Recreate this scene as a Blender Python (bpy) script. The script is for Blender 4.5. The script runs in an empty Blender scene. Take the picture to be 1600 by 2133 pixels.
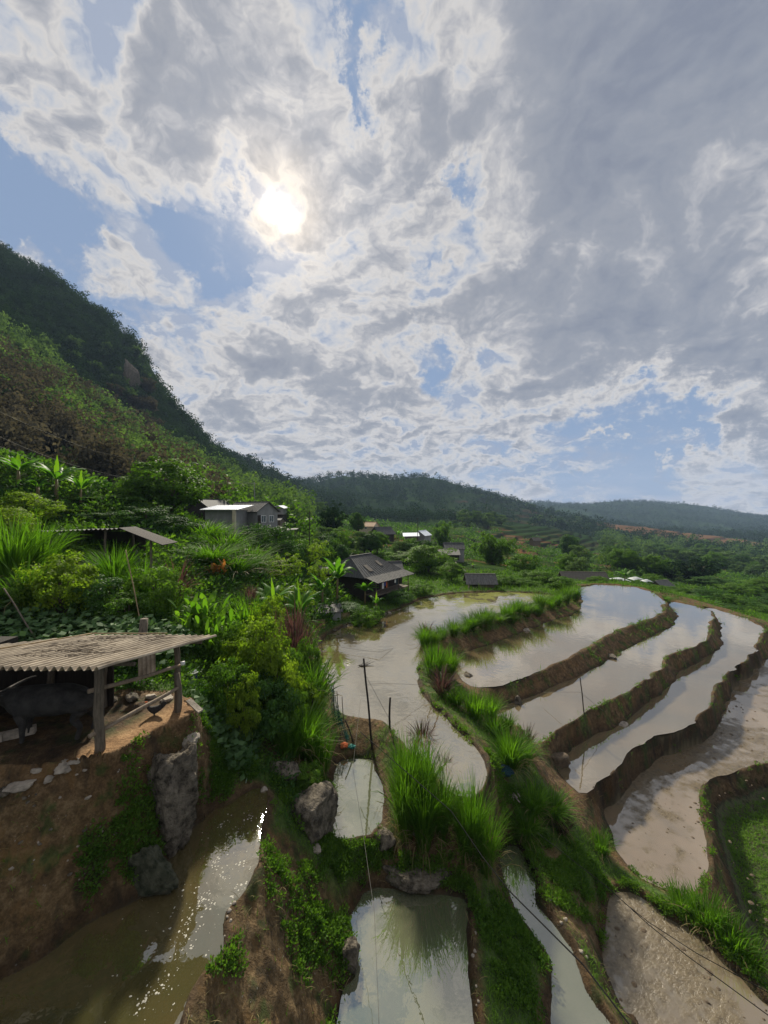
import bpy, bmesh, math, random
import numpy as np
from mathutils import Vector, Matrix, noise as mnoise
R = math.radians
rng = np.random.default_rng(7)
random.seed(7)
C = bpy.context.scene.collection
SC = bpy.context.scene

# ---------------------------------------------------------------- camera
cd = bpy.data.cameras.new('camera')
cam = bpy.data.objects.new('camera', cd); C.objects.link(cam)
cam.location = (0, 0, 0)
cam.rotation_euler = (R(90), 0, 0)
cd.sensor_fit = 'HORIZONTAL'
cd.angle = R(90)
cd.clip_start = 0.1; cd.clip_end = 12000
SC.camera = cam

def direction(px, py):
    v = Vector(((px-800)/800.0, 1.0, -(py-1066.5)/800.0)); v.normalize(); return v

# ---------------------------------------------------------------- light
SC.view_settings.view_transform = 'Standard'
SC.view_settings.look = 'None'
SC.view_settings.gamma = 1
SC.view_settings.exposure = 0.52
SC.render.engine = 'CYCLES'
SC.cycles.use_denoising = True
SC.cycles.max_bounces = 6
SC.cycles.diffuse_bounces = 4
SC.cycles.glossy_bounces = 2
SC.cycles.transmission_bounces = 3
SC.cycles.transparent_max_bounces = 6
SC.cycles.volume_bounces = 0
SC.cycles.caustics_reflective = False
SC.cycles.caustics_refractive = False
SUN = direction(582, 440)
sl = bpy.data.lights.new('sun', 'SUN'); sl.energy = 4.9; sl.angle = R(4); sl.color = (1.0, 0.92, 0.76)
so = bpy.data.objects.new('sun', sl); C.objects.link(so)
so.rotation_euler = SUN.to_track_quat('Z', 'Y').to_euler()
so.location = SUN*200

# ---------------------------------------------------------------- node helper
class NT:
    def __init__(s, tree): s.t = tree; s.n = tree.nodes; s.l = tree.links
    def add(s, typ, props=None, **inp):
        nd = s.n.new(typ)
        for k, v in (props or {}).items(): setattr(nd, k, v)
        for k, v in inp.items(): s.set(nd, k, v)
        return nd
    def set(s, nd, k, v):
        key = int(k[1:]) if (k[0] == 'i' and k[1:].isdigit()) else k.replace('_', ' ')
        sock = nd.inputs[key]
        if isinstance(v, bpy.types.NodeSocket): s.l.new(v, sock)
        elif isinstance(v, bpy.types.Node): s.l.new(v.outputs[0], sock)
        else:
            if hasattr(sock.default_value, '__len__') and not hasattr(v, '__len__'): v = (v,)*len(sock.default_value)
            if hasattr(sock.default_value, '__len__') and len(sock.default_value) == 4 and len(v) == 3: v = tuple(v)+(1,)
            sock.default_value = v
    def math(s, op, a, b=0.0, c=0.0, clamp=False):
        return s.add('ShaderNodeMath', {'operation': op, 'use_clamp': clamp}, i0=a, i1=b, i2=c).outputs[0]
    def vm(s, op, a, b=(0, 0, 0), scale=None):
        nd = s.add('ShaderNodeVectorMath', {'operation': op}, i0=a, i1=b)
        if scale is not None: s.set(nd, 'Scale', scale)
        return nd.outputs['Value'] if op in ('DOT_PRODUCT', 'LENGTH', 'DISTANCE') else nd.outputs[0]
    def mix(s, f, a, b, mode='MIX'):
        nd = s.n.new('ShaderNodeMix'); nd.data_type = 'RGBA'; nd.blend_type = mode; nd.clamp_result = False
        for i, v in ((0, f), (6, a), (7, b)):
            sock = nd.inputs[i]
            if isinstance(v, bpy.types.NodeSocket): s.l.new(v, sock)
            else:
                if i and len(v) == 3: v = tuple(v)+(1,)
                sock.default_value = v
        return nd.outputs[2]
    def noise(s, vec, scale, detail=4, rough=0.55, dist=0.0, lac=2.0):
        nd = s.add('ShaderNodeTexNoise', None, Vector=vec, Scale=scale, Detail=detail, Roughness=rough, Distortion=dist, Lacunarity=lac)
        return nd.outputs['Fac']
    def ramp(s, f, stops, interp='LINEAR'):
        nd = s.n.new('ShaderNodeValToRGB'); s.l.new(f, nd.inputs[0]); cr = nd.color_ramp; cr.interpolation = interp
        while len(cr.elements) < len(stops): cr.elements.new(0.5)
        for e, (p, c) in zip(cr.elements, stops):
            e.position = p; e.color = (c, c, c, 1) if not hasattr(c, '__len__') else tuple(c)+(1,)*(4-len(c))
        return nd.outputs[0]
    def mr(s, v, a, b, c=0.0, d=1.0, smooth=False):
        return s.add('ShaderNodeMapRange', {'interpolation_type': 'SMOOTHSTEP' if smooth else 'LINEAR', 'clamp': True}, i0=v, i1=a, i2=b, i3=c, i4=d).outputs[0]

# ---------------------------------------------------------------- sky
world = bpy.data.worlds.new('World'); SC.world = world; world.use_nodes = True
world.cycles.sampling_method = 'MANUAL'; world.cycles.sample_map_resolution = 1024
w = NT(world.node_tree); w.n.clear()
STR = 0.1
sky = w.add('ShaderNodeTexSky', {'sky_type': 'NISHITA', 'sun_disc': False, 'sun_elevation': math.asin(SUN.z),
            'sun_rotation': math.atan2(SUN.x, SUN.y), 'altitude': 900, 'air_density': 1.0, 'dust_density': 0.6, 'ozone_density': 1.6})
tc = w.add('ShaderNodeTexCoord')
D = tc.outputs['Generated']
sep = w.add('ShaderNodeSeparateXYZ', None, Vector=D)
zc = w.math('ADD', w.math('MAXIMUM', sep.outputs[2], -0.02), 0.50)
PX = w.math('DIVIDE', sep.outputs[0], zc); PY = w.math('DIVIDE', sep.outputs[1], zc)
P = w.add('ShaderNodeCombineXYZ', None, X=PX, Y=PY, Z=w.math('MULTIPLY', w.math('DIVIDE', sep.outputs[2], zc), 1.3)).outputs[0]
warp = w.add('ShaderNodeTexNoise', None, Vector=P, Scale=2.2, Detail=5, Roughness=0.6).outputs['Color']
Pw = w.vm('ADD', P, w.vm('SCALE', w.vm('SUBTRACT', warp, (0.5, 0.5, 0.5)), scale=0.42))
n1 = w.noise(Pw, 2.4, 7, 0.55)
n2 = w.noise(w.vm('ADD', Pw, (7.3, 2.1, 4.0)), 6.5, 8, 0.56)
n3 = w.noise(w.vm('ADD', Pw, (1.3, 9.1, 2.0)), 18.0, 5, 0.65)
dens = w.math('ADD', w.math('MULTIPLY', n1, 0.80), w.math('MULTIPLY', n2, 0.52))
dens = w.math('ADD', dens, w.math('MULTIPLY', n3, 0.27))
dens = w.math('SUBTRACT', dens, 0.795)                 # centred on 0
# wobbled direction so that the placed openings get ragged edges
wob = w.add('ShaderNodeTexNoise', None, Vector=D, Scale=7.0, Detail=7, Roughness=0.66).outputs['Color']
Dw = w.vm('NORMALIZE', w.vm('ADD', D, w.vm('SCALE', w.vm('SUBTRACT', wob, (0.5, 0.5, 0.5)), scale=0.42)))
# (px, py, radius in px, strength): openings (-) and thick banks (+)
SKYB = [(-20,330,120,-.34),(20,420,110,-.34),(60,480,90,-.25),(120,570,70,-.22),(225,655,60,-.2),(280,730,50,-.12),
        (390,480,60,-.26),(440,540,48,-.24),(480,590,40,-.28),(505,430,30,-.24),(330,455,40,-.12),
        (735,180,48,-.3),(745,90,45,-.26),(730,245,30,-.25),(770,10,60,-.24),(640,40,80,-.12),(290,10,60,-.2),
        (915,750,62,-.3),(895,690,40,-.26),(945,430,42,-.22),(1060,520,30,-.18),(890,600,35,-.18),(760,620,40,-.16),
        (1340,900,120,-.32),(1200,930,110,-.28),(1480,880,110,-.28),(1600,860,110,-.2),(1090,950,70,-.18),(1250,860,60,-.2),(1450,930,80,-.2),
        (1000,960,60,-.06),
        (1400,250,330,.24),(1480,620,300,.30),(1250,480,200,.2),(1150,120,220,.22),(1100,700,160,.24),(1300,720,130,.24),(1560,60,220,.3),(1500,780,90,.25),
        (1520,930,55,.36),(1410,960,42,.32),(1275,918,22,.3),(1590,930,60,.3),(1570,1000,60,.12),
        (600,760,110,.30),(700,820,100,.22),(840,700,70,.26),(460,860,90,.14),(560,950,70,.16),(780,860,60,.2),(820,940,50,.18),
        (430,180,130,.16),(330,290,110,.14),(580,170,90,.12),(740,440,90,.26),(640,600,90,.14),(520,580,30,.2),(880,330,110,.24),(860,230,80,.15),
        (150,180,150,.06),(200,500,120,.04),(100,330,70,.08)]
mask = None
SKYK = 1.0
for (x, y, r, s_) in SKYB:
    v = direction(x, y)
    cosr = v.dot(direction(x+r*(1 if x < 800 else -1)*0.9, y))
    dt = w.vm('DOT_PRODUCT', Dw, tuple(v))
    k = 1.0/max(1-cosr, 1e-5)
    g = w.math('EXPONENT', w.math('MULTIPLY', w.math('SUBTRACT', dt, 1.0), k))
    mask = w.math('MULTIPLY_ADD', g, s_, mask if mask is not None else 0.0)
calm = w.mr(w.vm('DOT_PRODUCT', D, tuple(direction(1450, 420))), 0.86, 0.97, 1.0, 0.68, True)
dens = w.math('ADD', w.math('MULTIPLY', dens, w.math('ADD', 0.7, calm)), mask)
dens = w.math('ADD', dens, 0.30)
cover = w.mr(dens, -0.02, 0.24, 0, 1, True)
sdot = w.vm('DOT_PRODUCT', D, tuple(SUN))
halo = w.math('EXPONENT', w.math('MULTIPLY', w.math('SUBTRACT', sdot, 1.0), 7.0))
halo2 = w.math('EXPONENT', w.math('MULTIPLY', w.math('SUBTRACT', sdot, 1.0), 55.0))
# backlit cloud: bright thin rims, grey thick cores; relief from the difference of two samples taken towards the sun
sunp = Vector((SUN.x, SUN.y, SUN.z*1.3))/(SUN.z+.50)
toS = w.vm('NORMALIZE', w.vm('SUBTRACT', tuple(sunp), P))
n2s = w.noise(w.vm('ADD', w.vm('ADD', Pw, (7.3, 2.1, 4.0)), w.vm('SCALE', toS, scale=0.04)), 6.5, 6, 0.56)
relief = w.math('MULTIPLY', w.math('MULTIPLY', w.math('SUBTRACT', n2, n2s), 2.5), calm)
thick = w.math('SUBTRACT', w.math('SUBTRACT', dens, relief), w.math('MULTIPLY', halo, 0.12))
ccol = w.ramp(w.mr(thick, 0.0, 1.0), [(0.0, (0.36, 0.44, 0.60)), (0.13, (0.56, 0.61, 0.70)), (0.27, (0.71, 0.71, 0.715)), (0.40, (0.51, 0.53, 0.58)), (0.56, (0.35, 0.385, 0.455)), (0.78, (0.295, 0.335, 0.415)), (1.0, (0.24, 0.28, 0.37))])
warm = w.mix(w.math('MULTIPLY', halo, 0.30), ccol, (0.70, 0.66, 0.61, 1), 'MIX')
warm = w.mix(0.45, warm, w.vm('MULTIPLY', ccol, (1.08, 1.02, 0.97)))
gain = w.math('ADD', 0.86, w.math('MULTIPLY', halo2, 0.22))
warm = w.vm('SCALE', warm, scale=gain)
# clear sky between the clouds
blue = w.vm('SCALE', w.vm('MULTIPLY', sky.outputs[0], (0.80, 0.92, 1.12)), scale=STR*0.85)
blue = w.mix(0.88, blue, (0.255, 0.345, 0.50, 1))
low = w.mr(sep.outputs[2], 0.0, 0.22, 1, 0, True)
blue = w.mix(w.math('MULTIPLY', low, 0.5), blue, (0.36, 0.43, 0.58, 1))
col = w.mix(cover, blue, warm)
# low band of pale haze clouds over the far ridges
lowband = w.math('MULTIPLY', w.mr(sep.outputs[2], 0.0, 0.13, 1, 0, True), w.mr(w.noise(w.vm('MULTIPLY', D, (3, 3, 12)), 2.2, 7, 0.6), 0.46, 0.66))
col = w.mix(w.math('MULTIPLY', lowband, 0.6), col, (0.60, 0.60, 0.65, 1))
# the veiled sun
sdw = w.vm('DOT_PRODUCT', w.vm('NORMALIZE', w.vm('ADD', D, w.vm('SCALE', w.vm('SUBTRACT', wob, (0.5, 0.5, 0.5)), scale=0.12))), tuple(SUN))
core = w.math('EXPONENT', w.math('MULTIPLY', w.math('SUBTRACT', sdw, 1.0), 4200.0))
edge = w.math('ADD', 0.5, w.noise(Dw, 9.0, 5, 0.6))
col = w.vm('ADD', col, w.vm('SCALE', (1.0, 0.93, 0.80), scale=w.math('MULTIPLY', w.math('MULTIPLY', core, edge), 2.2)))
core2 = w.math('EXPONENT', w.math('MULTIPLY', w.math('SUBTRACT', sdw, 1.0), 260.0))
col = w.vm('ADD', col, w.vm('SCALE', (0.42, 0.31, 0.16), scale=w.math('MULTIPLY', core2, edge)))
# below the horizon
col = w.mix(w.mr(sep.outputs[2], -0.05, 0.0), (0.10, 0.12, 0.11, 1), col)
bg = w.add('ShaderNodeBackground', None, Color=w.vm('SCALE', col, scale=0.735/STR), Strength=STR)
wo = w.add('ShaderNodeOutputWorld', None, Surface=bg)
# ---------------------------------------------------------------- numeric helpers
def vnoise(x, y, seed=0):
    xi = np.floor(x).astype(np.int64); yi = np.floor(y).astype(np.int64)
    fx = x-xi; fy = y-yi; fx = fx*fx*(3-2*fx); fy = fy*fy*(3-2*fy)
    def h(a, b):
        n = (a*374761393 + b*668265263 + seed*974634777) & 0xffffffff
        n = ((n ^ (n >> 13))*1274126177) & 0xffffffff
        return ((n ^ (n >> 16)) & 0xffff)/65535.0
    return (h(xi, yi)*(1-fx)+h(xi+1, yi)*fx)*(1-fy)+(h(xi, yi+1)*(1-fx)+h(xi+1, yi+1)*fx)*fy
def fbm(x, y, oct=4, seed=0, g=0.5):
    s = 0; a = 1; t = 0
    for i in range(oct):
        s = s+a*(vnoise(x*2**i, y*2**i, seed+i)*2-1); t += a; a *= g
    return s/t
def sstep(x, a, b):
    t = np.clip((x-a)/(b-a), 0, 1); return t*t*(3-2*t)
def wpt(px, py, Y):  return ((px-800)/800.0*Y, Y, -(py-1066.5)/800.0*Y)
def gpt(px, py, z):  return wpt(px, py, -z*800.0/(py-1066.5))
def smooth_poly(pts, closed=True, step=0.35):
    P_ = np.array(pts, float); n = len(P_); out = []
    rngi = range(n) if closed else range(n-1)
    for i in rngi:
        p0 = P_[(i-1) % n] if closed or i > 0 else P_[i]
        p1 = P_[i]; p2 = P_[(i+1) % n]; p3 = P_[(i+2) % n] if closed or i+2 < n else p2
        k = max(2, int(np.linalg.norm(p2-p1)/step))
        for t in np.arange(k)/k:
            out.append(0.5*((2*p1)+(-p0+p2)*t+(2*p0-5*p1+4*p2-p3)*t*t+(-p0+3*p1-3*p2+p3)*t**3))
    if not closed: out.append(P_[-1])
    return np.array(out)
def poly_sdf(poly, X, Y):            # negative inside
    a = poly; b = np.roll(poly, -1, 0)
    d2 = np.full(X.shape, 1e18); ins = np.zeros(X.shape, bool)
    for (x0, y0), (x1, y1) in zip(a, b):
        ex, ey = x1-x0, y1-y0; L = ex*ex+ey*ey+1e-12
        t = np.clip(((X-x0)*ex+(Y-y0)*ey)/L, 0, 1)
        d2 = np.minimum(d2, (X-x0-t*ex)**2+(Y-y0-t*ey)**2)
        c = ((y0 > Y) != (y1 > Y)) & (X < (x1-x0)*(Y-y0)/((y1-y0) if y1 != y0 else 1e-9)+x0)
        ins ^= c
    return np.where(ins, -np.sqrt(d2), np.sqrt(d2))

# ---------------------------------------------------------------- the ponds (outline over the ground, water level)
PONDS = {
 'A': (-9.0, [(1018,1612),(1005,1640),(985,1655),(930,1640),(890,1600),(850,1560),(828,1530),(800,1505),(760,1500),(715,1490),(696,1465),(688,1440),(665,1400),(652,1378),(660,1350),(682,1325),(720,1306),(780,1291),(830,1270),(870,1252),(920,1240),(1000,1234),(1060,1234),(1110,1236),(1150,1241),(1120,1254),(1080,1266),(1040,1277),(1000,1289),(940,1312),(893,1340),(874,1370),(871,1420),(888,1455),(930,1500),(975,1545),(1005,1580)]),
 'B': (-10.0, [(946,1368),(999,1350),(1050,1331),(1100,1311),(1160,1290),(1200,1278),(1210,1262),(1212,1245),(1205,1230),(1215,1222),(1260,1218),(1310,1222),(1350,1231),(1374,1243),(1382,1254),(1376,1264),(1379,1277),(1337,1294),(1296,1309),(1255,1329),(1225,1346),(1180,1372),(1142,1387),(1105,1406),(1056,1421),(1000,1432),(970,1420),(950,1400)]),
 'C': (-10.8, [(1034,1483),(1067,1466),(1112,1451),(1157,1432),(1199,1414),(1240,1391),(1281,1369),(1319,1346),(1375,1316),(1409,1301),(1413,1285),(1400,1268),(1397,1255),(1430,1259),(1470,1270),(1487,1284),(1478,1298),(1472,1312),(1478,1329),(1442,1346),(1397,1365),(1367,1399),(1337,1425),(1285,1451),(1240,1474),(1187,1504),(1150,1530),(1120,1550),(1103,1545),(1085,1520),(1055,1500)]),
 'D': (-11.7, [(1161,1592),(1199,1556),(1240,1534),(1281,1515),(1322,1492),(1360,1459),(1394,1429),(1424,1399),(1469,1369),(1502,1354),(1508,1335),(1504,1310),(1500,1296),(1478,1278),(1470,1266),(1500,1272),(1540,1284),(1580,1300),(1592,1314),(1580,1330),(1574,1344),(1562,1361),(1525,1395),(1502,1410),(1491,1436),(1484,1462),(1457,1492),(1416,1515),(1375,1530),(1330,1556),(1285,1594),(1255,1616),(1221,1648),(1195,1640),(1170,1615)]),
 'E': (-12.8, [(1262,1686),(1292,1657),(1319,1635),(1360,1594),(1397,1567),(1442,1549),(1484,1537),(1499,1515),(1514,1485),(1521,1459),(1532,1429),(1555,1410),(1581,1387),(1605,1372),(1615,1350),(1610,1325),(1640,1318),(1760,1360),(1800,1450),(1800,1600),(1600,1592),(1550,1596),(1500,1608),(1470,1630),(1455,1665),(1463,1720),(1472,1780),(1474,1830),(1455,1856),(1415,1862),(1370,1845),(1330,1820),(1290,1780),(1262,1725)]),
 'F': (-13.5, [(1490,1690),(1530,1660),(1600,1640),(1750,1632),(1900,1800),(1800,2100),(1640,2080),(1582,1996),(1539,1913),(1517,1821),(1500,1760)]),
 'G': (-12.6, [(1289,1861),(1346,1874),(1386,1913),(1447,1952),(1512,2014),(1556,2044),(1596,2088),(1700,2190),(1700,2500),(1420,2400),(1337,2133),(1307,2112),(1280,2075),(1259,2022),(1256,1979),(1268,1922)]),
 'H': (-11.4, [(1060,1762),(1075,1764),(1088,1795),(1110,1839),(1123,1887),(1149,1922),(1176,1966),(1197,2014),(1224,2066),(1263,2123),(1330,2250),(1400,2450),(1250,2450),(1162,2250),(1156,2127),(1158,2066),(1145,2005),(1123,1966),(1097,1926),(1075,1896),(1057,1856),(1046,1810),(1048,1780)]),
 'J': (-10.4, [(757,1876),(769,1860),(806,1857),(847,1863),(922,1867),(960,1868),(969,1890),(970,1930),(972,1987),(974,2053),(976,2133),(985,2300),(960,2600),(720,2600),(688,2250),(700,2133),(705,2112),(716,2064),(735,2045),(746,1992),(735,1940),(742,1900)]),
 'K': (-9.7, [(712,1584),(765,1582),(782,1592),(791,1625),(791,1681),(784,1711),(769,1737),(754,1737),(709,1745),(690,1730),(690,1700),(697,1655),(688,1625),(694,1600)]),
 'L': (-7.9, [(521,1650),(542,1651),(553,1683),(541,1718),(537,1767),(532,1823),(504,1865),(472,1893),(465,1952),(444,2005),(413,2040),(392,2075),(371,2124),(330,2250),(270,2500),(-200,2500),(-200,2180),(0,2047),(70,2005),(140,1952),(210,1900),(300,1862),(332,1847),(357,1788),(385,1746),(455,1692),(505,1662)]),
 'pen': (-5.3, [(0,1590),(110,1590),(200,1578),(260,1552),(330,1515),(392,1492),(412,1478),(405,1462),(370,1450),(240,1448),(100,1440),(-150,1450),(-400,1560),(-300,1610),(-120,1598)]),
}
# where a pond lies under the face of a higher one (no bund of its own there): {pond: [(higher, distance)]}
UNDER = {'B': [('A', 7)], 'C': [('B', 3.2)], 'D': [('C', 3.4)], 'E': [('D', 3.2)], 'F': [('E', 3.2), ('G', 4)], 'G': [('H', 2.2)], 'H': [('J', 2.6)],
         'J': [('K', 1.6), ('L', 4.0)], 'K': [('A', 2.2)], 'L': [('pen', 3.4)]}
POLY = {}
for k, (z, pts) in PONDS.items():
    pw = np.array([gpt(px, py, z)[:2] for px, py in pts])
    q = smooth_poly(pw, True, 0.4)
    j = np.hypot(q[:, 0], q[:, 1])*0.0035
    q = q+np.stack([fbm(q[:, 0]*.9, q[:, 1]*.9, 3, 11), fbm(q[:, 0]*.9, q[:, 1]*.9, 3, 57)], 1)*(0.085+j)[:, None]*(1.6 if k != 'pen' else 1)
    POLY[k] = q

# ---------------------------------------------------------------- the ground: one sheet, spacing grows with distance
us = np.linspace(-1.62, 1.62, 860)
near = np.exp(np.linspace(math.log(2.2), math.log(72), 640))-2
far = np.exp(np.linspace(math.log(72), math.log(2750), 300)[1:])-2
ys = np.concatenate([near, far])
YY, UU = np.meshgrid(ys, us, indexing='ij')
XX = UU*(YY+2)
NR, NC = XX.shape
PTS = [  # px, py, Y
 # left hillside
 (0,1300,14),(120,1300,15),(250,1320,14.5),(380,1335,15),(-200,1250,14),(0,1150,20),(120,1180,21),(200,1160,23),(330,1160,25),(0,1080,26),(150,1070,30),(-200,1050,24),
 (0,978,30),(60,985,31),(120,1000,32),(190,1018,34),(270,1050,36),(-200,940,30),(-500,900,30),(0,1000,45),(150,1025,45),(260,1050,48),(340,1090,42),(-200,960,50),
 (330,1230,21),(430,1110,42),(400,1240,21),(430,1330,17),(500,1200,26),(470,1400,15),(560,1300,22),(600,1380,20),(620,1440,18.3),(560,1450,15.5),(480,1480,13),(440,1500,11.6),
 (560,1560,12.6),(520,1600,11.7),(590,1640,11.8),(450,1560,11),(410,1530,10.4),(640,1500,15.2),(610,1560,13.4),(650,1600,12.6),(600,1700,10.9),(650,1760,10.6),(565,1760,9.7),(670,1640,12.2),
 (590,1800,9.3),(560,1900,8.3),(560,1990,7.5),(640,1830,9.6),(650,2000,8.2),(520,2060,6.9),(480,2133,6.3),(600,2133,6.9),(300,1850,8.2),(260,1700,8.3),(120,1760,7.5),(0,1800,6.9),(380,1640,9.0),(430,1600,9.8),
 (480,1150,45),(520,1130,55),(440,1100,55),(600,1130,60),(610,1180,45),(560,1220,30),(640,1270,31),(690,1290,30),
 (720,1470,18.3),(760,1480,17.6),(800,1500,16.4),(740,1555,15.6),(690,1560,15.4),
 # bunds and banks
 (870,1740,11.0),(830,1640,12.8),(960,1710,11.5),(1005,1690,11.8),(1035,1655,12.5),(1000,1830,11.0),(870,1800,10.5),(800,1780,11.0),(1010,1900,10.0),(1020,2050,8.8),(1080,1960,9.9),(1100,2080,9.0),
 (950,1440,19.8),(1000,1500,17.5),(1060,1565,15.9),(1100,1625,14.9),(1150,1690,14.1),(1200,1745,13.6),(1300,1840,12.7),(1400,1895,11.9),(1500,1965,11.0),(1600,2050,10.2),
 (1100,1720,13.1),(1090,1752,13.0),(1180,1850,12.1),(1230,1800,12.9),(1240,1880,11.9),(1400,2133,9.4),
 (860,1350,25.6),(900,1330,27.5),(1000,1300,31),(1100,1268,36.5),(1160,1245,41),(1195,1232,44),(920,1380,23.5),
 (1230,1730,14.1),
 # ground near the water's far shore and village
 (620,1110,90),(620,1180,50),(700,1175,58),(700,1230,39),(760,1232,42),(850,1232,44.5),(850,1165,68),(900,1195,57),(950,1228,44.5),(1050,1224,45.5),(1100,1200,55),(1150,1215,48),(1000,1170,82),(1060,1185,66),
 (1000,1148,115),(950,1120,165),(850,1118,135),(750,1108,135),(680,1098,135),(900,1098,260),(1000,1108,240),(640,1085,140),(760,1145,80),(560,1110,75),(500,1100,80),
 (1200,1208,62),(1300,1212,66),(1400,1235,60),(1500,1262,52),(1600,1292,46),(1450,1243,66),(1560,1262,62),(1600,1230,100),(1450,1213,110),(1350,1193,120),(1250,1183,110),(1180,1190,90),(1130,1170,125),
 (1750,1320,45),(1750,1240,100),(1800,1900,12),(1750,1700,19),
 (1050,1130,210),(1100,1110,290),(1150,1130,260),(1200,1150,250),(1300,1165,250),(1400,1175,240),(1550,1190,230),(1600,1200,190),(1250,1130,450),(1350,1138,450),(1450,1148,420),(1600,1155,400),(1800,1160,400),
 # left mountain
 (0,545,265),(-300,300,265),(-700,200,265),(60,575,268),(120,610,270),(180,655,280),(240,696,288),(290,752,298),(322,812,308),(340,870,316),(352,922,325),(380,935,345),(450,962,390),(520,980,440),(570,1005,500),(620,1030,560),
 (0,670,170),(100,750,175),(220,855,185),(330,915,200),(420,965,225),(500,1002,265),(580,1030,310),(-300,540,165),
 (0,800,105),(150,880,108),(250,960,112),(0,930,72),(150,975,74),(300,1035,78),(430,1045,92),(540,1058,130),(620,1065,200),(-300,850,75),(360,970,125),(470,1025,170),
 (0,900,600),(300,1000,600),(550,1040,800),(-600,900,600),
 # middle hill
 (600,1012,800),(650,1003,850),(700,995,900),(760,996,900),(820,1002,900),(880,999,900),(940,1008,880),(1000,1028,850),(1060,1045,800),(1130,1064,750),(1200,1082,700),(1260,1094,650),(1350,1106,620),
 (650,1072,400),(750,1080,380),(850,1080,380),(950,1084,370),(1050,1086,370),(1150,1100,350),(800,1040,620),(950,1052,600),(1050,1068,550),(700,1035,620),
 (700,1040,1150),(900,1040,1150),(1060,1070,1100),(1200,1100,1000),(550,1050,1200),
 # far ridge on the right
 (1020,1040,1900),(1100,1050,1900),(1160,1048,1900),(1220,1053,1800),(1280,1046,1800),(1340,1047,1800),(1400,1048,1750),(1450,1053,1700),(1500,1065,1650),(1560,1075,1600),(1600,1081,1550),(1800,1095,1500),(2000,1095,1500),
 (1250,1102,1000),(1350,1107,1000),(1450,1112,950),(1600,1120,880),(1800,1120,880),
 (1300,1080,2600),(1600,1092,2600),(900,1062,2600),(500,1060,2600),(0,1040,2600),(1900,1092,2600),(800,1066,2750),(0,1060,2750),(1600,1095,2750),
]
W3 = [ # plain world points around and behind the viewer's feet
 (-3,1,-8.5),(0,2,-10.6),(3,2,-12),(-6,3,-7.8),(-8,0.5,-6),(6,3,-12.6),(9,4,-13),(-2,0.3,-9),(2,.3,-12),(-30,20,4),(-45,30,8),(14,6,-13.5),(22,14,-14),(60,40,-22)]
ctrl = [wpt(*p) for p in PTS]+W3
for k, q in POLY.items():
    z = PONDS[k][0]
    d = 0.0; last = q[0]
    for p in q:
        if np.hypot(*(p-last)) > 0.07*np.hypot(*p)+.1:
            last = p
            ok = True
            for (h, dist) in UNDER.get(k, []):
                if abs(poly_sdf(POLY[h], np.array([p[0]]), np.array([p[1]]))[0]) < dist: ok = False
            if ok: ctrl.append((p[0], p[1], z+0.12))
ctrl = np.array(ctrl)
def uv(x, y): return np.stack([x/(y+2), np.log(y+2)], -1)
cu = uv(ctrl[:, 0], ctrl[:, 1]); cz = ctrl[:, 2]
# thin duplicates
keep = []
for i in range(len(cu)):
    if all(np.hypot(*(cu[i]-cu[j])) > 0.012 for j in keep): keep.append(i)
cu = cu[keep]; cz = cz[keep]
# heights are fitted as slope angle seen from the viewer, so near and far points weigh alike
sc_ = np.exp(cu[:, 1]); cv = cz/sc_
def phi(r): return np.sqrt(r*r+0.0009)
dm = phi(np.hypot(cu[:, None, 0]-cu[None, :, 0], cu[:, None, 1]-cu[None, :, 1]))
n_ = len(cu)
Amat = np.zeros((n_+3, n_+3)); Amat[:n_, :n_] = -dm+np.eye(n_)*0.002
Amat[:n_, n_] = 1; Amat[:n_, n_+1:] = cu; Amat[n_, :n_] = 1; Amat[n_+1:, :n_] = cu.T
sol = np.linalg.solve(Amat, np.concatenate([cv, [0, 0, 0]]))
def rbf(x, y):
    p = uv(x, y).reshape(-1, 2); out = np.empty(len(p))
    for i in range(0, len(p), 40000):
        b = p[i:i+40000]
        r = phi(np.hypot(b[:, None, 0]-cu[None, :, 0], b[:, None, 1]-cu[None, :, 1]))
        out[i:i+40000] = -r@sol[:n_]+sol[n_]+b@sol[n_+1:]
    return out.reshape(np.shape(x))*(np.asarray(y)+2)
# coarse evaluation then bilinear refine
ci = np.unique(np.concatenate([np.arange(0, NR, 3), [NR-1]])); cj = np.unique(np.concatenate([np.arange(0, NC, 3), [NC-1]]))
zc_ = rbf(XX[np.ix_(ci, cj)], YY[np.ix_(ci, cj)])/(YY[np.ix_(ci, cj)]+2)
tmp = np.empty((len(ci), NC))
for r_ in range(len(ci)): tmp[r_] = np.interp(np.arange(NC), cj, zc_[r_])
ZZ = np.empty((NR, NC))
for c_ in range(NC): ZZ[:, c_] = np.interp(np.arange(NR), ci, tmp[:, c_])
ZZ *= (YY+2)

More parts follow.
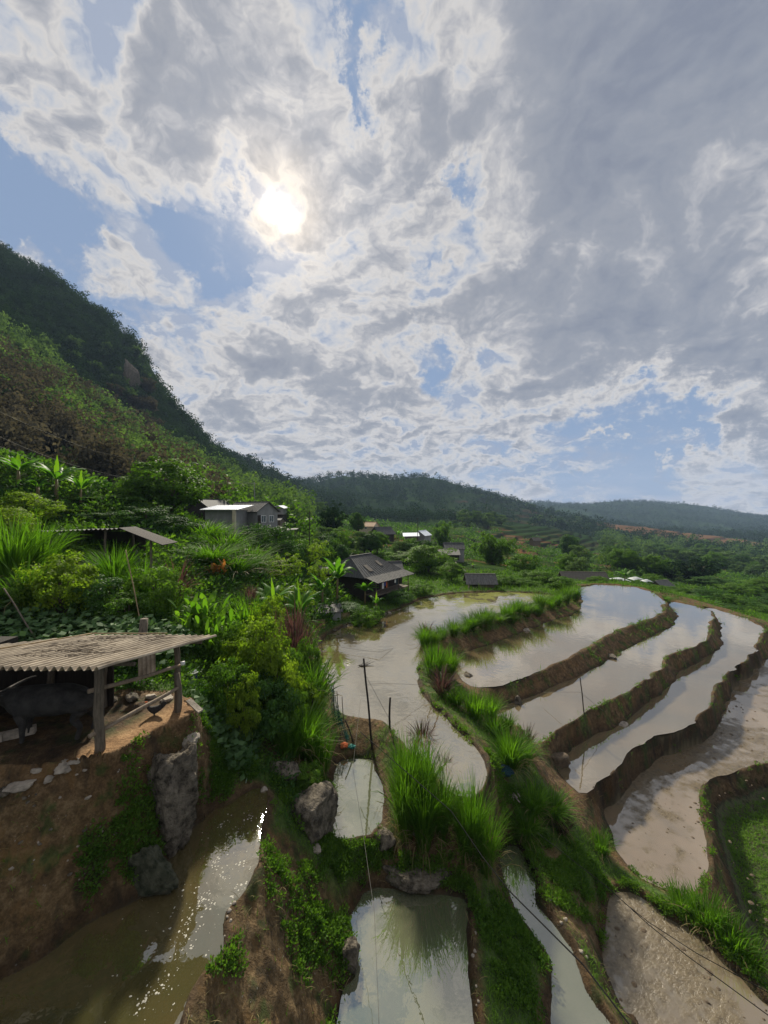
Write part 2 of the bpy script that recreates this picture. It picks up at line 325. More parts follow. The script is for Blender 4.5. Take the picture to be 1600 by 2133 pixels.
rows = ys < 70
nR = int(rows.sum())
Xn, Yn = XX[:nR], YY[:nR]
SDF = {k: np.full((nR, NC), 50.0) for k in POLY}
for k, q in POLY.items():
    x0, y0 = q.min(0)-7; x1, y1 = q.max(0)+7
    m = (Xn > x0) & (Xn < x1) & (Yn > y0) & (Yn < y1)
    SDF[k][m] = poly_sdf(q, Xn[m], Yn[m])
fixed = np.zeros((nR, NC), bool); Zn = ZZ[:nR].copy()
mind = np.min([SDF[k] for k in POLY], 0)
band = mind < (1.2+0.07*Yn)
fixed |= ~band
crest = np.zeros((nR, NC))
order = sorted(POLY, key=lambda k: PONDS[k][0])
cw = 0.14+0.005*Yn
for k in order:                      # bunds first, higher ones over lower ones
    z = PONDS[k][0]; s = SDF[k]
    m = (s >= 0) & (s < cw)
    for (h, dist) in UNDER.get(k, []): m &= SDF[h] > dist*(0.75 if h != 'A' else 1)
    if k == 'pen': m &= False
    Zn[m] = z+np.minimum(0.14+.11*fbm(Xn[m]*.8, Yn[m]*.8, 3, 31), s[m]*1.6); fixed |= m; crest[m] = 1
    m2 = (s >= 0) & (s < 0.006*Yn) & ~m & ~fixed
    Zn[m2] = z+0.02; fixed |= m2
for k in order:
    z = PONDS[k][0]; s = SDF[k]; m = s < 0
    dp = 0.0 if k == 'pen' else 0.45
    Zn[m] = z-np.clip(-s[m]*1.2, 0, dp) if dp else z
    fixed |= m
def relax(Z, F, it):
    for _ in range(it):
        a = Z.copy()
        a[1:-1, 1:-1] = 0.25*(Z[:-2, 1:-1]+Z[2:, 1:-1]+Z[1:-1, :-2]+Z[1:-1, 2:])
        a[0] = a[1]; a[:, 0] = a[:, 1]; a[:, -1] = a[:, -2]
        Z = np.where(F, Z, a)
    return Z
# coarse to fine
Zc = Zn
for st in (8, 4, 2):
    sub = Zc[::st, ::st]; Fs = fixed[::st, ::st]
    r = relax(sub, Fs, 160)
    up = np.repeat(np.repeat(r, st, 0), st, 1)[:nR, :NC]
    if up.shape != Zc.shape:
        up = np.pad(up, ((0, Zc.shape[0]-up.shape[0]), (0, Zc.shape[1]-up.shape[1])), mode='edge')
    Zc = np.where(fixed, Zc, up)
Zc = relax(Zc, fixed, 90)
wet = np.zeros((nR, NC), bool)
for k in POLY: wet |= SDF[k] < (-.1 if k != 'pen' else .05)
for _ in range(3):
    a = Zc.copy(); a[1:-1, 1:-1] = (4*Zc[1:-1, 1:-1]+Zc[:-2, 1:-1]+Zc[2:, 1:-1]+Zc[1:-1, :-2]+Zc[1:-1, 2:])/8
    Zc = np.where(wet, Zc, a)
ZZ[:nR] = Zc
ZZ = np.minimum(ZZ, 175+0.12*np.minimum(YY, 300))
inpond = np.zeros((NR, NC), bool)
for k in POLY:
    if k != 'pen': inpond[:nR] |= SDF[k] < 0
near_pond = np.full((NR, NC), 99.0)
near_pond[:nR] = np.min([SDF[k] for k in POLY if k != 'pen'], 0)

# relief and field terraces
dzx = np.gradient(ZZ, axis=1)/np.gradient(XX, axis=1); dzy = np.gradient(ZZ, axis=0)/np.gradient(YY, axis=0)
slope = np.hypot(dzx, dzy)
amp = np.clip(0.03+0.004*YY, 0, 0.3)
base_noise = fbm(XX*1.1, YY*1.1, 4, 3)*0.10+fbm(XX*5, YY*5, 3, 9)*0.035*np.clip(12/(YY+1), 0.2, 1)
base_noise += fbm(XX/25, YY/25, 4, 21)*1.2*sstep(YY, 60, 160)+fbm(XX/90, YY/90, 5, 33)*np.clip((YY-150)*0.016, 0, 14)+(1-np.abs(fbm(XX/38, YY/70, 4, 55))*2)*7*sstep(YY, 120, 260)*(1-sstep(XX/YY, -.45, -.2))
damp = np.where(near_pond < 0, 0, 0.45+0.55*sstep(near_pond, 0.0, 1.2))
pen_m = np.ones((NR, NC)); pen_m[:nR] = np.where(SDF['pen'] < 0.1, 0.35, 1)
face = sstep(slope, 0.5, 1.4)*(YY < 70)
ZZ += base_noise*damp*pen_m + face*(fbm(XX*2.4, YY*2.4, 3, 71)*0.24+np.minimum(0, fbm(XX*.9, YY*.9, 2, 72)-.1)*.35)*damp
def region(cx, cy, rx, ry, PXg, PYg): return np.clip(1.5-np.hypot((PXg-cx)/rx, (PYg-cy)/ry)*1.5, 0, 1)
PXg = XX/np.maximum(YY, .1)
# fields cut in steps: middle ground and the slopes of the middle hill (world extents)
terr = np.zeros((NR, NC))
def patch(x, y, rx, ry, rot=0):
    c, s = math.cos(rot), math.sin(rot)
    dx, dy = XX-x, YY-y
    return 1-sstep(np.hypot((dx*c+dy*s)/rx, (-dx*s+dy*c)/ry)+0.25*fbm(XX/(rx*.4), YY/(rx*.4), 2, 5), 0.8, 1.1)
TP = [(60,170,70,60),(110,235,60,90),(0,110,40,30),(-20,95,30,25),(470,600,120,180),(130,430,120,110),(60,480,110,100),(200,600,120,100),(0,560,90,60),(150,330,60,60),(380,760,120,60),
      (110,140,35,25),(175,235,55,30),(95,100,20,14),(330,210,60,50),(230,190,25,30),(95,135,45,25),(45,90,30,18),(15,62,22,10)]
for t in TP: terr = np.maximum(terr, patch(*t))
stp = np.clip(YY*0.0062, 0.55, 4.5)
stp = 2.0**np.round(np.log2(stp)*1.0)*1.0
q_ = ZZ/stp+0.15*fbm(XX/30, YY/30, 2, 8); fr = q_-np.floor(q_)
zt = (np.floor(q_)+sstep(fr, 0.72, 1.0))*stp
ZZ = ZZ*(1-terr)+zt*terr

def height(x, y):
    x = np.asarray(x, float); y = np.asarray(y, float)
    u = (x/(y+2)-us[0])/(us[1]-us[0]); r = np.interp(y, ys, np.arange(NR))
    u = np.clip(u, 0, NC-1.001); r = np.clip(r, 0, NR-1.001)
    i = r.astype(int); j = u.astype(int); a = r-i; b = u-j
    return (ZZ[i, j]*(1-a)+ZZ[i+1, j]*a)*(1-b)+(ZZ[i, j+1]*(1-a)+ZZ[i+1, j+1]*a)*b
def samp(F, x, y):
    x = np.asarray(x, float); y = np.asarray(y, float)
    j = np.clip(np.round((x/(y+2)-us[0])/(us[1]-us[0])), 0, NC-1).astype(int)
    i = np.clip(np.round(np.interp(y, ys, np.arange(NR))), 0, NR-1).astype(int)
    return F[i, j]
def hit(px, py, y0=5.0, y1=3000):
    """the point of the ground seen at a place of the picture"""
    Y = np.exp(np.linspace(math.log(y0), math.log(y1), 4000))
    x = (px-800)/800*Y; z = -(py-1066.5)/800*Y
    h = height(x, Y); k = np.argmax(h >= z)
    return Vector((x[k], Y[k], h[k]))
def gz(x, y): return float(height(x, y))

def mesh_obj(name, verts, faces, mat=None, parent=None, smooth=False, attrs=None):
    me = bpy.data.meshes.new(name)
    verts = np.asarray(verts, np.float32); faces = np.asarray(faces, np.int32)
    me.vertices.add(len(verts)); me.vertices.foreach_set('co', verts.ravel())
    k = faces.shape[1]
    me.loops.add(faces.size); me.loops.foreach_set('vertex_index', faces.ravel())
    me.polygons.add(len(faces)); me.polygons.foreach_set('loop_start', np.arange(0, faces.size, k, dtype=np.int32))
    me.polygons.foreach_set('loop_total', np.full(len(faces), k, np.int32))
    if smooth: me.polygons.foreach_set('use_smooth', np.ones(len(faces), bool))
    for an, av in (attrs or {}).items():
        if av.ndim == 2:
            a = me.attributes.new(an, 'FLOAT_COLOR', 'POINT'); a.data.foreach_set('color', np.asarray(av, np.float32).ravel())
        else:
            a = me.attributes.new(an, 'FLOAT', 'POINT'); a.data.foreach_set('value', np.asarray(av, np.float32))
    me.update(calc_edges=True)
    o = bpy.data.objects.new(name, me); C.objects.link(o)
    if mat: me.materials.append(mat)
    if parent: o.parent = parent
    return o
def tag(o, label=None, cat=None, group=None, kind=None):
    if label: o['label'] = label
    if cat: o['category'] = cat
    if group: o['group'] = group
    if kind: o['kind'] = kind
    return o

# masks carried by the ground: grass / wet mud / straw ; forest / field terraces / bare earth
nz = fbm(XX*.7, YY*.7, 4, 41)
PYg = 1066.5-ZZ/np.maximum(YY, .1)*800; PXp = 800+PXg*800
earth = np.zeros((NR, NC)); grassm = np.ones((NR, NC))
def blob(x, y, r, ry=None): return 1-sstep(np.hypot((XX-x)/r, (YY-y)/(ry or r))+0.35*nz, 0.7, 1.2)
crf = np.zeros((NR, NC)); crf[:nR] = crest
def near_of(k, d):
    m = np.zeros((NR, NC)); m[:nR] = 1-sstep(SDF[k], d*0.8, d*1.2); return m
for k, d in (('B', 1.2), ('C', 3.2), ('D', 4.6), ('E', 2.6), ('F', 1.6)): earth = np.maximum(earth, near_of(k, d))
left_bund = np.zeros((NR, NC))
bp = np.array([wpt(*p)[:2] for p in [(900,1400,22.5),(950,1440,19.8),(1000,1500,17.5),(1060,1565,15.9),(1100,1625,14.9),(1150,1690,14.1),(1200,1745,13.6),(1300,1840,12.7),(1400,1895,11.9),(1500,1965,11.0),(1600,2050,10.2)]])
for (a, b) in zip(bp[:-1], bp[1:]):
    e = b-a; t = np.clip(((XX-a[0])*e[0]+(YY-a[1])*e[1])/(e@e), 0, 1)
    d = np.hypot(XX-a[0]-t*e[0], YY-a[1]-t*e[1])
    left_bund = np.maximum(left_bund, 1-sstep(d, 0.75, 1.25))
earth = earth*(1-left_bund)
earth = np.maximum(earth, sstep(slope+nz*.3, 0.9, 1.7)*(YY < 60)*0.9)
for b in ((-6.5,8,2.6),(-5.3,9.2,1.6),(-2.6,7.5,1.8),(-2.2,9,1.2),(-1.2,16,2.2),(-3.3,13.2,1.0),(4.2,12.3,0.9),(-9.5,8,3),(5.6,11.2,1.0),(-1.5,8,2),(1.2,10.4,1.6)): earth = np.maximum(earth, blob(*b)*0.95)
earth[:nR] = np.maximum(earth[:nR], 1-sstep(near_pond[:nR], 0.12, 0.42+0.2*nz[:nR]))
earth = np.maximum(earth, patch(330,210,60,40)*.9); earth = np.maximum(earth, patch(70,130,30,22)*.8)
earth = np.maximum(earth, patch(470,600,105,165)*.9)
earth = earth*(1-.7*sstep(fbm(XX*1.6, YY*1.6, 4, 88), .22, .42)*(YY > 12))
straw = np.zeros((NR, NC)); straw[:nR] = (1-sstep(SDF['pen'], -0.1, 0.25))
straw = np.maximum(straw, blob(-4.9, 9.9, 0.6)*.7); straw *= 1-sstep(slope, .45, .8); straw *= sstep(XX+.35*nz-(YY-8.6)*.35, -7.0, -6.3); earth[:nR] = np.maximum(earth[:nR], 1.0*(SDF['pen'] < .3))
forest = sstep(YY, 60, 85)*(1-terr)*(1-patch(110,200,110,110)*.55)
mud = np.zeros((NR, NC)); mud[:nR] = np.maximum(SDF['F'] < 0, SDF['G'] < 0)
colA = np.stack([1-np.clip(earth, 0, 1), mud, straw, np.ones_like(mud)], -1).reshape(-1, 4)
colB = np.stack([forest, terr, inpond*1.0, np.ones_like(mud)], -1).reshape(-1, 4)
wet_shade_m = np.zeros((NR, NC)); wet_shade_m[:nR] = (1-sstep(near_pond[:nR]+.12*nz[:nR], .05, .32))*(near_pond[:nR] > -.05); wet_shade_m[:nR] = np.maximum(wet_shade_m[:nR], (SDF['pen'] < 0)*(1-straw[:nR])*.8)  # wet pond edges, plus roof shade painted into the dirty pen floor
idx = np.arange(NR*NC).reshape(NR, NC)
fc = np.stack([idx[:-1, :-1], idx[:-1, 1:], idx[1:, 1:], idx[1:, :-1]], -1).reshape(-1, 4)

gm = bpy.data.materials.new('ground'); gm.use_nodes = True
g = NT(gm.node_tree); g.n.clear()
A1 = g.add('ShaderNodeAttribute', {'attribute_name': 'colA'}); A2 = g.add('ShaderNodeAttribute', {'attribute_name': 'colB'})
s1 = g.add('ShaderNodeSeparateColor', None, Color=A1.outputs['Color']); s2 = g.add('ShaderNodeSeparateColor', None, Color=A2.outputs['Color'])
geo = g.add('ShaderNodeNewGeometry'); Pg = geo.outputs['Position']
nA = g.noise(Pg, 0.8, 6, 0.6); nB = g.noise(Pg, 5.0, 6, 0.65); nC = g.noise(Pg, 22.0, 5, 0.65); nF = g.noise(Pg, 0.05, 6, 0.6)
soil = g.ramp(g.math('ADD', g.math('MULTIPLY', nB, .65), g.math('MULTIPLY', nC, .35)), [(0.3, (0.028, 0.018, 0.009)), (0.48, (0.098, 0.060, 0.028)), (0.6, (0.18, 0.118, 0.060)), (0.75, (0.24, 0.19, 0.13))])
soil = g.mix(g.mr(nA, 0.5, 0.65), soil, g.ramp(nC, [(0.35, (0.045, 0.026, 0.012)), (0.6, (0.13, 0.075, 0.03))]))
moss = g.ramp(nB, [(0.3, (0.010, 0.024, 0.005)), (0.6, (0.035, 0.075, 0.014)), (0.8, (0.07, 0.12, 0.025))])
soil = g.mix(g.math('MULTIPLY', g.mr(g.noise(Pg, 1.6, 5, 0.6), 0.54, 0.62), 0.65), soil, moss)
streak = g.noise(g.vm('MULTIPLY', Pg, (2.2, 2.2, .35)), 1.1, 5, 0.6)
soil = g.mix(g.math('MULTIPLY', g.mr(streak, 0.56, 0.64), .5), soil, (0.17, 0.095, 0.035, 1))
soil = g.mix(g.math('MULTIPLY', g.mr(streak, 0.44, 0.36), .6), soil, (0.022, 0.018, 0.012, 1))
peb = g.add('ShaderNodeTexVoronoi', None, Vector=Pg, Scale=9.0)
pebm = g.math('MULTIPLY', g.mr(peb.outputs['Distance'], 0.10, 0.16, 1, 0), g.mr(g.noise(Pg, 2.2, 3), 0.55, 0.62))
soil = g.mix(g.math('MULTIPLY', pebm, .7), soil, (0.30, 0.27, 0.23, 1))
grass = g.ramp(nB, [(0.3, (0.020, 0.034, 0.008)), (0.5, (0.048, 0.085, 0.016)), (0.7, (0.085, 0.13, 0.03))])
strawc = g.ramp(g.math('ADD', g.math('MULTIPLY', g.noise(Pg, 13, 6, 0.75), .55), g.math('MULTIPLY', g.noise(Pg, 1.6, 4, 0.6), .45)), [(0.35, (0.10, 0.055, 0.025)), (0.5, (0.26, 0.15, 0.07)), (0.68, (0.48, 0.31, 0.16))])
mudc = g.ramp(nB, [(0.35, (0.03, 0.035, 0.014)), (0.5, (0.075, 0.07, 0.04)), (0.62, (0.05, 0.085, 0.02))])
forc = g.ramp(g.math('ADD', g.math('MULTIPLY', nF, .5), g.math('MULTIPLY', nA, .5)), [(0.35, (0.010, 0.020, 0.008)), (0.6, (0.030, 0.055, 0.016))])
sepz = g.add('ShaderNodeSeparateXYZ', None, Vector=Pg)
nrm = g.add('ShaderNodeSeparateXYZ', None, Vector=geo.outputs['Normal'])
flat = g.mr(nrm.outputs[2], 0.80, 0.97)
fieldc = g.ramp(g.noise(Pg, 0.045, 4, 0.5), [(0.38, (0.12, 0.064, 0.034)), (0.45, (0.036, 0.046, 0.019)), (0.56, (0.026, 0.050, 0.017)), (0.68, (0.048, 0.066, 0.026))])
farc = g.ramp(g.noise(Pg, 0.02, 5, 0.6), [(0.36, (0.060, 0.040, 0.024)), (0.44, (0.016, 0.030, 0.014)), (0.58, (0.022, 0.042, 0.017)), (0.7, (0.036, 0.054, 0.024))])
fieldc = g.mix(g.mr(sepz.outputs[1], 250, 330), fieldc, farc)
fieldc = g.mix(g.math('MULTIPLY', g.mr(g.vm('DISTANCE', Pg, (470, 600, -48)), 120, 190, 1, 0), .85), fieldc, (0.13, 0.072, 0.038, 1))
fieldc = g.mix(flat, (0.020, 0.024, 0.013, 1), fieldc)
cc = g.mix(s1.outputs[0], soil, grass)
cc = g.mix(s2.outputs[0], cc, forc)
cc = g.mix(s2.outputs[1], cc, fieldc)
cc = g.mix(s1.outputs[2], cc, strawc)
cc = g.mix(s1.outputs[1], cc, mudc)
cc = g.mix(g.math('MULTIPLY', s2.outputs[2], g.math('SUBTRACT', 1.0, s1.outputs[1])), cc, (0.10, 0.08, 0.045, 1))
wet_shade = g.add('ShaderNodeAttribute', {'attribute_name': 'wet'}).outputs['Fac']  # wet banks and the painted shade of the pen floor
cc = g.mix(wet_shade, cc, g.vm('SCALE', cc, scale=0.42))
bmp = g.add('ShaderNodeBump', None, Strength=0.9, Distance=0.08, Height=g.math('ADD', nB, g.math('MULTIPLY', nC, 0.5)))
pb = g.add('ShaderNodeBsdfPrincipled', None, Base_Color=cc, Roughness=0.9, Normal=bmp)
g.set(pb, 'Specular IOR Level', g.math('MULTIPLY', g.mr(sepz.outputs[1], 30, 60, 1, 0), 0.22))
g.add('ShaderNodeOutputMaterial', None, Surface=pb)
ground = mesh_obj('ground', np.stack([XX, YY, ZZ], -1).reshape(-1, 3), fc, gm, smooth=True, attrs={'colA': colA, 'colB': colB, 'wet': wet_shade_m.ravel()})
tag(ground, kind='structure')

# ---------------------------------------------------------------- water
def water_mat(name, col, murk2, rip=0.012, scum=0.0, f0=1.55, mudm=0.0, foam=0.0, refl=0.32):
    m = bpy.data.materials.new(name); m.use_nodes = True; t = NT(m.node_tree); t.n.clear()
    ge = t.add('ShaderNodeNewGeometry'); P_ = ge.outputs['Position']
    a = t.noise(P_, 0.35, 5, 0.6); b = t.noise(P_, 1.7, 5, 0.6)
    c = t.mix(t.mr(a, 0.35, 0.65), col+(1,), murk2+(1,))
    rip_n = t.noise(t.vm('MULTIPLY', P_, (1, 1, 1)), 3.0, 3, 0.5)
    bm = t.add('ShaderNodeBump', None, Strength=rip, Distance=1.0, Height=t.math('ADD', rip_n, t.math('MULTIPLY', t.noise(P_, 0.7, 2), 2.0)))
    dif = t.add('ShaderNodeBsdfDiffuse', None, Color=c)
    gl = t.add('ShaderNodeBsdfGlossy', None, Color=(0.95, 0.925, 0.87, 1), Roughness=0.02, Normal=bm)
    fr_ = t.add('ShaderNodeFresnel', None, IOR=f0, Normal=bm)
    fac = t.math('ADD', t.math('MULTIPLY', fr_, 1-refl*0.5), refl, clamp=True)
    surf = t.add('ShaderNodeMixShader', None, i0=fac, i1=dif, i2=gl).outputs[0]
    if mudm:
        mm = t.mr(t.math('ADD', t.math('MULTIPLY', a, .65), t.math('MULTIPLY', b, .45)), 0.62-mudm*.2, 0.70-mudm*.2)
        mn = t.math('ADD', t.math('MULTIPLY', t.noise(P_, 5.0, 6, 0.7), .7), t.math('MULTIPLY', t.noise(t.vm('MULTIPLY', t.add('ShaderNodeVectorRotate', {'rotation_type': 'Z_AXIS'}, Vector=P_, Angle=-.55), (.35, 2.2, 1)), 2.4, 3, 0.6), .3))
        mc = t.ramp(mn, [(0.33, (0.055, 0.043, 0.028)), (0.48, (0.115, 0.088, 0.052)), (0.62, (0.155, 0.122, 0.076)), (0.72, (0.09, 0.095, 0.05))])
        mb = t.add('ShaderNodeBump', None, Strength=0.55, Distance=0.12, Height=mn)
        wet = t.add('ShaderNodeBsdfPrincipled', None, Base_Color=mc, Roughness=0.24, Normal=mb)
        surf = t.add('ShaderNodeMixShader', None, i0=mm, i1=surf, i2=wet).outputs[0]
    if scum:
        sm = t.mr(t.math('ADD', t.math('MULTIPLY', a, .5), t.math('MULTIPLY', t.noise(P_, 0.9, 6, 0.7), .5)), 0.56-scum*.15, 0.62-scum*.15)
        yy = t.add('ShaderNodeSeparateXYZ', None, Vector=P_).outputs[1]
        sm = t.math('MULTIPLY', sm, t.mr(yy, 33, 38))
        sc2 = t.add('ShaderNodeBsdfDiffuse', None, Color=(0.17, 0.18, 0.055, 1))
        surf = t.add('ShaderNodeMixShader', None, i0=t.math('MULTIPLY', sm, .75), i1=surf, i2=sc2).outputs[0]
    t.add('ShaderNodeOutputMaterial', None, Surface=surf)
    return m
WM = {
 'A': water_mat('pond_water', (0.14, 0.11, 0.05), (0.115, 0.095, 0.045), scum=0.6),
 'B': water_mat('paddy_water', (0.17, 0.125, 0.065), (0.13, 0.105, 0.06), rip=0.006),
 'E': water_mat('shallow_paddy_water', (0.20, 0.145, 0.09), (0.15, 0.115, 0.07), rip=0.006, mudm=0.42, refl=0.2),
 'G': water_mat('muddy_paddy_water', (0.17, 0.13, 0.08), (0.13, 0.11, 0.065), rip=0.006, mudm=0.85, refl=0.2),
 'J': water_mat('silty_green_water', (0.135, 0.135, 0.085), (0.10, 0.112, 0.06), rip=0.006, refl=0.26),
 'L': water_mat('brown_pond_water', (0.10, 0.072, 0.03), (0.062, 0.058, 0.022), rip=0.008, refl=0.22, f0=1.5)}
WN = {'A': 'pond_water', 'B': 'paddy_water', 'C': 'paddy_water', 'D': 'paddy_water', 'E': 'muddy_paddy_water', 'G': 'muddy_paddy_water', 'H': 'ditch_water', 'J': 'paddy_water', 'K': 'pond_water', 'L': 'pond_water'}
for k, q in POLY.items():
    if k in ('pen', 'F'): continue
    e = np.roll(q, -1, 0)-np.roll(q, 1, 0); nrm_ = np.stack([e[:, 1], -e[:, 0]], 1); nrm_ /= np.linalg.norm(nrm_, axis=1)[:, None]+1e-9
    area = 0.5*np.sum(q[:, 0]*np.roll(q[:, 1], -1)-np.roll(q[:, 0], -1)*q[:, 1])
    if area < 0: nrm_ = -nrm_
    qq = q+nrm_*(0.04+0.0015*q[:, 1:2])
    bm_ = bmesh.new(); f = bm_.faces.new([bm_.verts.new((x, y, PONDS[k][0])) for x, y in qq]); bm_.normal_update()
    if f.normal.z < 0: f.normal_flip()
    bmesh.ops.triangulate(bm_, faces=[f])
    me = bpy.data.meshes.new(WN[k]); bm_.to_mesh(me); bm_.free()
    o = bpy.data.objects.new(WN[k], me); C.objects.link(o)
    me.materials.append(WM[k] if k in WM else (WM['J'] if k in ('H', 'K') else WM['B']))
    tag(o, kind='structure')
# ---------------------------------------------------------------- foliage materials
def leaf_mat(name, c0, c1, trans=0.45, rough=0.6, tcol=None, scale=0.7, obj=True, spec=0.1):
    m = bpy.data.materials.new(name); m.use_nodes = True; t = NT(m.node_tree); t.n.clear()
    geo_ = t.add('ShaderNodeNewGeometry')
    n = t.noise(geo_.outputs['Position'], scale, 4, 0.6)
    r = t.add('ShaderNodeAttribute', {'attribute_name': 'rnd'}).outputs['Fac']
    f = t.math('ADD', t.math('MULTIPLY', r, 0.55), t.math('MULTIPLY', t.mr(n, 0.3, 0.7), 0.45))
    if obj:
        oi = t.add('ShaderNodeObjectInfo').outputs['Random']
        f = t.math('ADD', t.math('MULTIPLY', f, 0.8), t.math('MULTIPLY', oi, 0.2))
    c = t.ramp(f, [(0.15, c0), (0.85, c1)])
    tc_ = t.mix(1.0, c, (tcol or (1.3, 1.5, 0.45))+(1,), 'MULTIPLY')
    p = t.add('ShaderNodeBsdfPrincipled', None, Base_Color=c, Roughness=rough); t.set(p, 'Specular IOR Level', spec)
    tr = t.add('ShaderNodeBsdfTranslucent', None, Color=tc_)
    t.add('ShaderNodeOutputMaterial', None, Surface=t.add('ShaderNodeMixShader', None, i0=trans, i1=p, i2=tr))
    return m
def plain(name, col, rough=0.7, var=0.35, scale=6.0, metal=0.0, spec=0.3, stretch=(1, 1, 1), bump=0.3, col2=None):
    m = bpy.data.materials.new(name); m.use_nodes = True; t = NT(m.node_tree); t.n.clear()
    tcn = t.add('ShaderNodeTexCoord').outputs['Object']
    v = t.vm('MULTIPLY', tcn, stretch)
    n = t.noise(v, scale, 6, 0.65)
    d = tuple(x*(1-var) for x in col); b = col2 or tuple(min(1, x*(1+var)) for x in col)
    c = t.ramp(n, [(0.34, d), (0.66, b)])
    bmpn = t.add('ShaderNodeBump', None, Strength=bump, Distance=0.03, Height=t.noise(v, scale*4, 5, 0.6))
    p = t.add('ShaderNodeBsdfPrincipled', None, Base_Color=c, Roughness=rough, Metallic=metal, Normal=bmpn); t.set(p, 'Specular IOR Level', spec)
    t.add('ShaderNodeOutputMaterial', None, Surface=p)
    return m
ML = {
 'grass': leaf_mat('elephant_grass_leaf', (0.034, 0.088, 0.011), (0.120, 0.235, 0.024), 0.5, scale=1.5),
 'turf': leaf_mat('turf_blades', (0.046, 0.109, 0.012), (0.132, 0.240, 0.028), 0.4, scale=0.9),
 'purple': leaf_mat('purple_grass_leaf', (0.042, 0.028, 0.022), (0.119, 0.077, 0.063), 0.35, tcol=(1.4, 1.0, 1.0)),
 'dark': leaf_mat('dark_leaf', (0.023, 0.062, 0.016), (0.074, 0.152, 0.031), 0.3, scale=0.5),
 'shade_toned': leaf_mat('shade_toned_leaf', (0.013, 0.033, 0.015), (0.043, 0.077, 0.033), 0.12, rough=.95, scale=0.04, spec=0.0),  # leaf colour darkened to carry the backlit shade of the upper mountain
 'mid': leaf_mat('green_leaf', (0.043, 0.102, 0.017), (0.125, 0.218, 0.031), 0.42, scale=0.5),
 'lime': leaf_mat('light_green_leaf', (0.081, 0.150, 0.015), (0.213, 0.288, 0.035), 0.5),
 'grey': leaf_mat('grey_green_leaf', (0.056, 0.104, 0.045), (0.140, 0.206, 0.085), 0.3, rough=.95, scale=0.05, spec=0.0),
 'brown': leaf_mat('brownish_bamboo_leaf', (0.050, 0.046, 0.030), (0.125, 0.112, 0.078), 0.35, tcol=(1.1, 1.05, 0.8), scale=0.05, rough=.95, spec=0.0),
 'banana': leaf_mat('banana_leaf', (0.045, 0.128, 0.018), (0.120, 0.247, 0.033), 0.5, rough=0.5, scale=2),
 'young': leaf_mat('young_banana_leaf', (0.114, 0.218, 0.019), (0.180, 0.304, 0.038), 0.6, rough=0.35),
 'vine': leaf_mat('squash_leaf', (0.052, 0.111, 0.039), (0.117, 0.195, 0.078), 0.35, rough=0.6, scale=2),
 'straw': leaf_mat('dry_blade', (0.10, 0.085, 0.035), (0.26, 0.21, 0.10), 0.3, tcol=(1.2, 1.1, 0.7)),
 'dead': leaf_mat('withered_leaf', (0.160, 0.085, 0.020), (0.360, 0.200, 0.060), 0.4, tcol=(1.4, 1.0, 0.6)),
}
MB_ = {'bark': plain('bark', (0.075, 0.058, 0.042), 0.9, stretch=(1, 1, .3), bump=.8), 'cane': plain('cane_stem', (0.12, 0.13, 0.05), 0.6),
       'pseudo': plain('banana_stem', (0.13, 0.13, 0.06), 0.6, stretch=(3, 3, .4), col2=(0.20, 0.13, 0.06))}

# ---------------------------------------------------------------- foliage geometry (pure numpy; verts, quads, rnd)
class Geo:
    def __init__(s): s.v = []; s.f = []; s.r = []; s.n = 0
    def add(s, v, f, r):
        s.v.append(v); s.f.append(f+s.n); s.r.append(r); s.n += len(v)
    def build(s, name, mat, parent=None, smooth=False):
        return mesh_obj(name, np.concatenate(s.v), np.concatenate(s.f), mat, parent, smooth, {'rnd': np.concatenate(s.r)})
def norm(a): return a/(np.linalg.norm(a, axis=-1, keepdims=True)+1e-9)
def leaves(G_, c, d, L, W, rnd=None, up=None, bend=0.25, rg=rng):
    n = len(c); L = np.broadcast_to(L, (n,))[:, None]; W = np.broadcast_to(W, (n,))[:, None]
    r = norm(rg.normal(size=(n, 3))) if up is None else norm(up+rg.normal(size=(n, 3))*.35)
    s = norm(np.cross(d, r)); nn = norm(np.cross(s, d))
    v = np.stack([c, c+d*L*.45+s*W*.5+nn*L*bend*.3, c+d*L, c+d*L*.45-s*W*.5+nn*L*bend*.3], 1).reshape(-1, 3)
    f = np.arange(4*n).reshape(n, 4)
    rn = rg.random(n) if rnd is None else rnd
    G_.add(v, f, np.repeat(rn, 4))
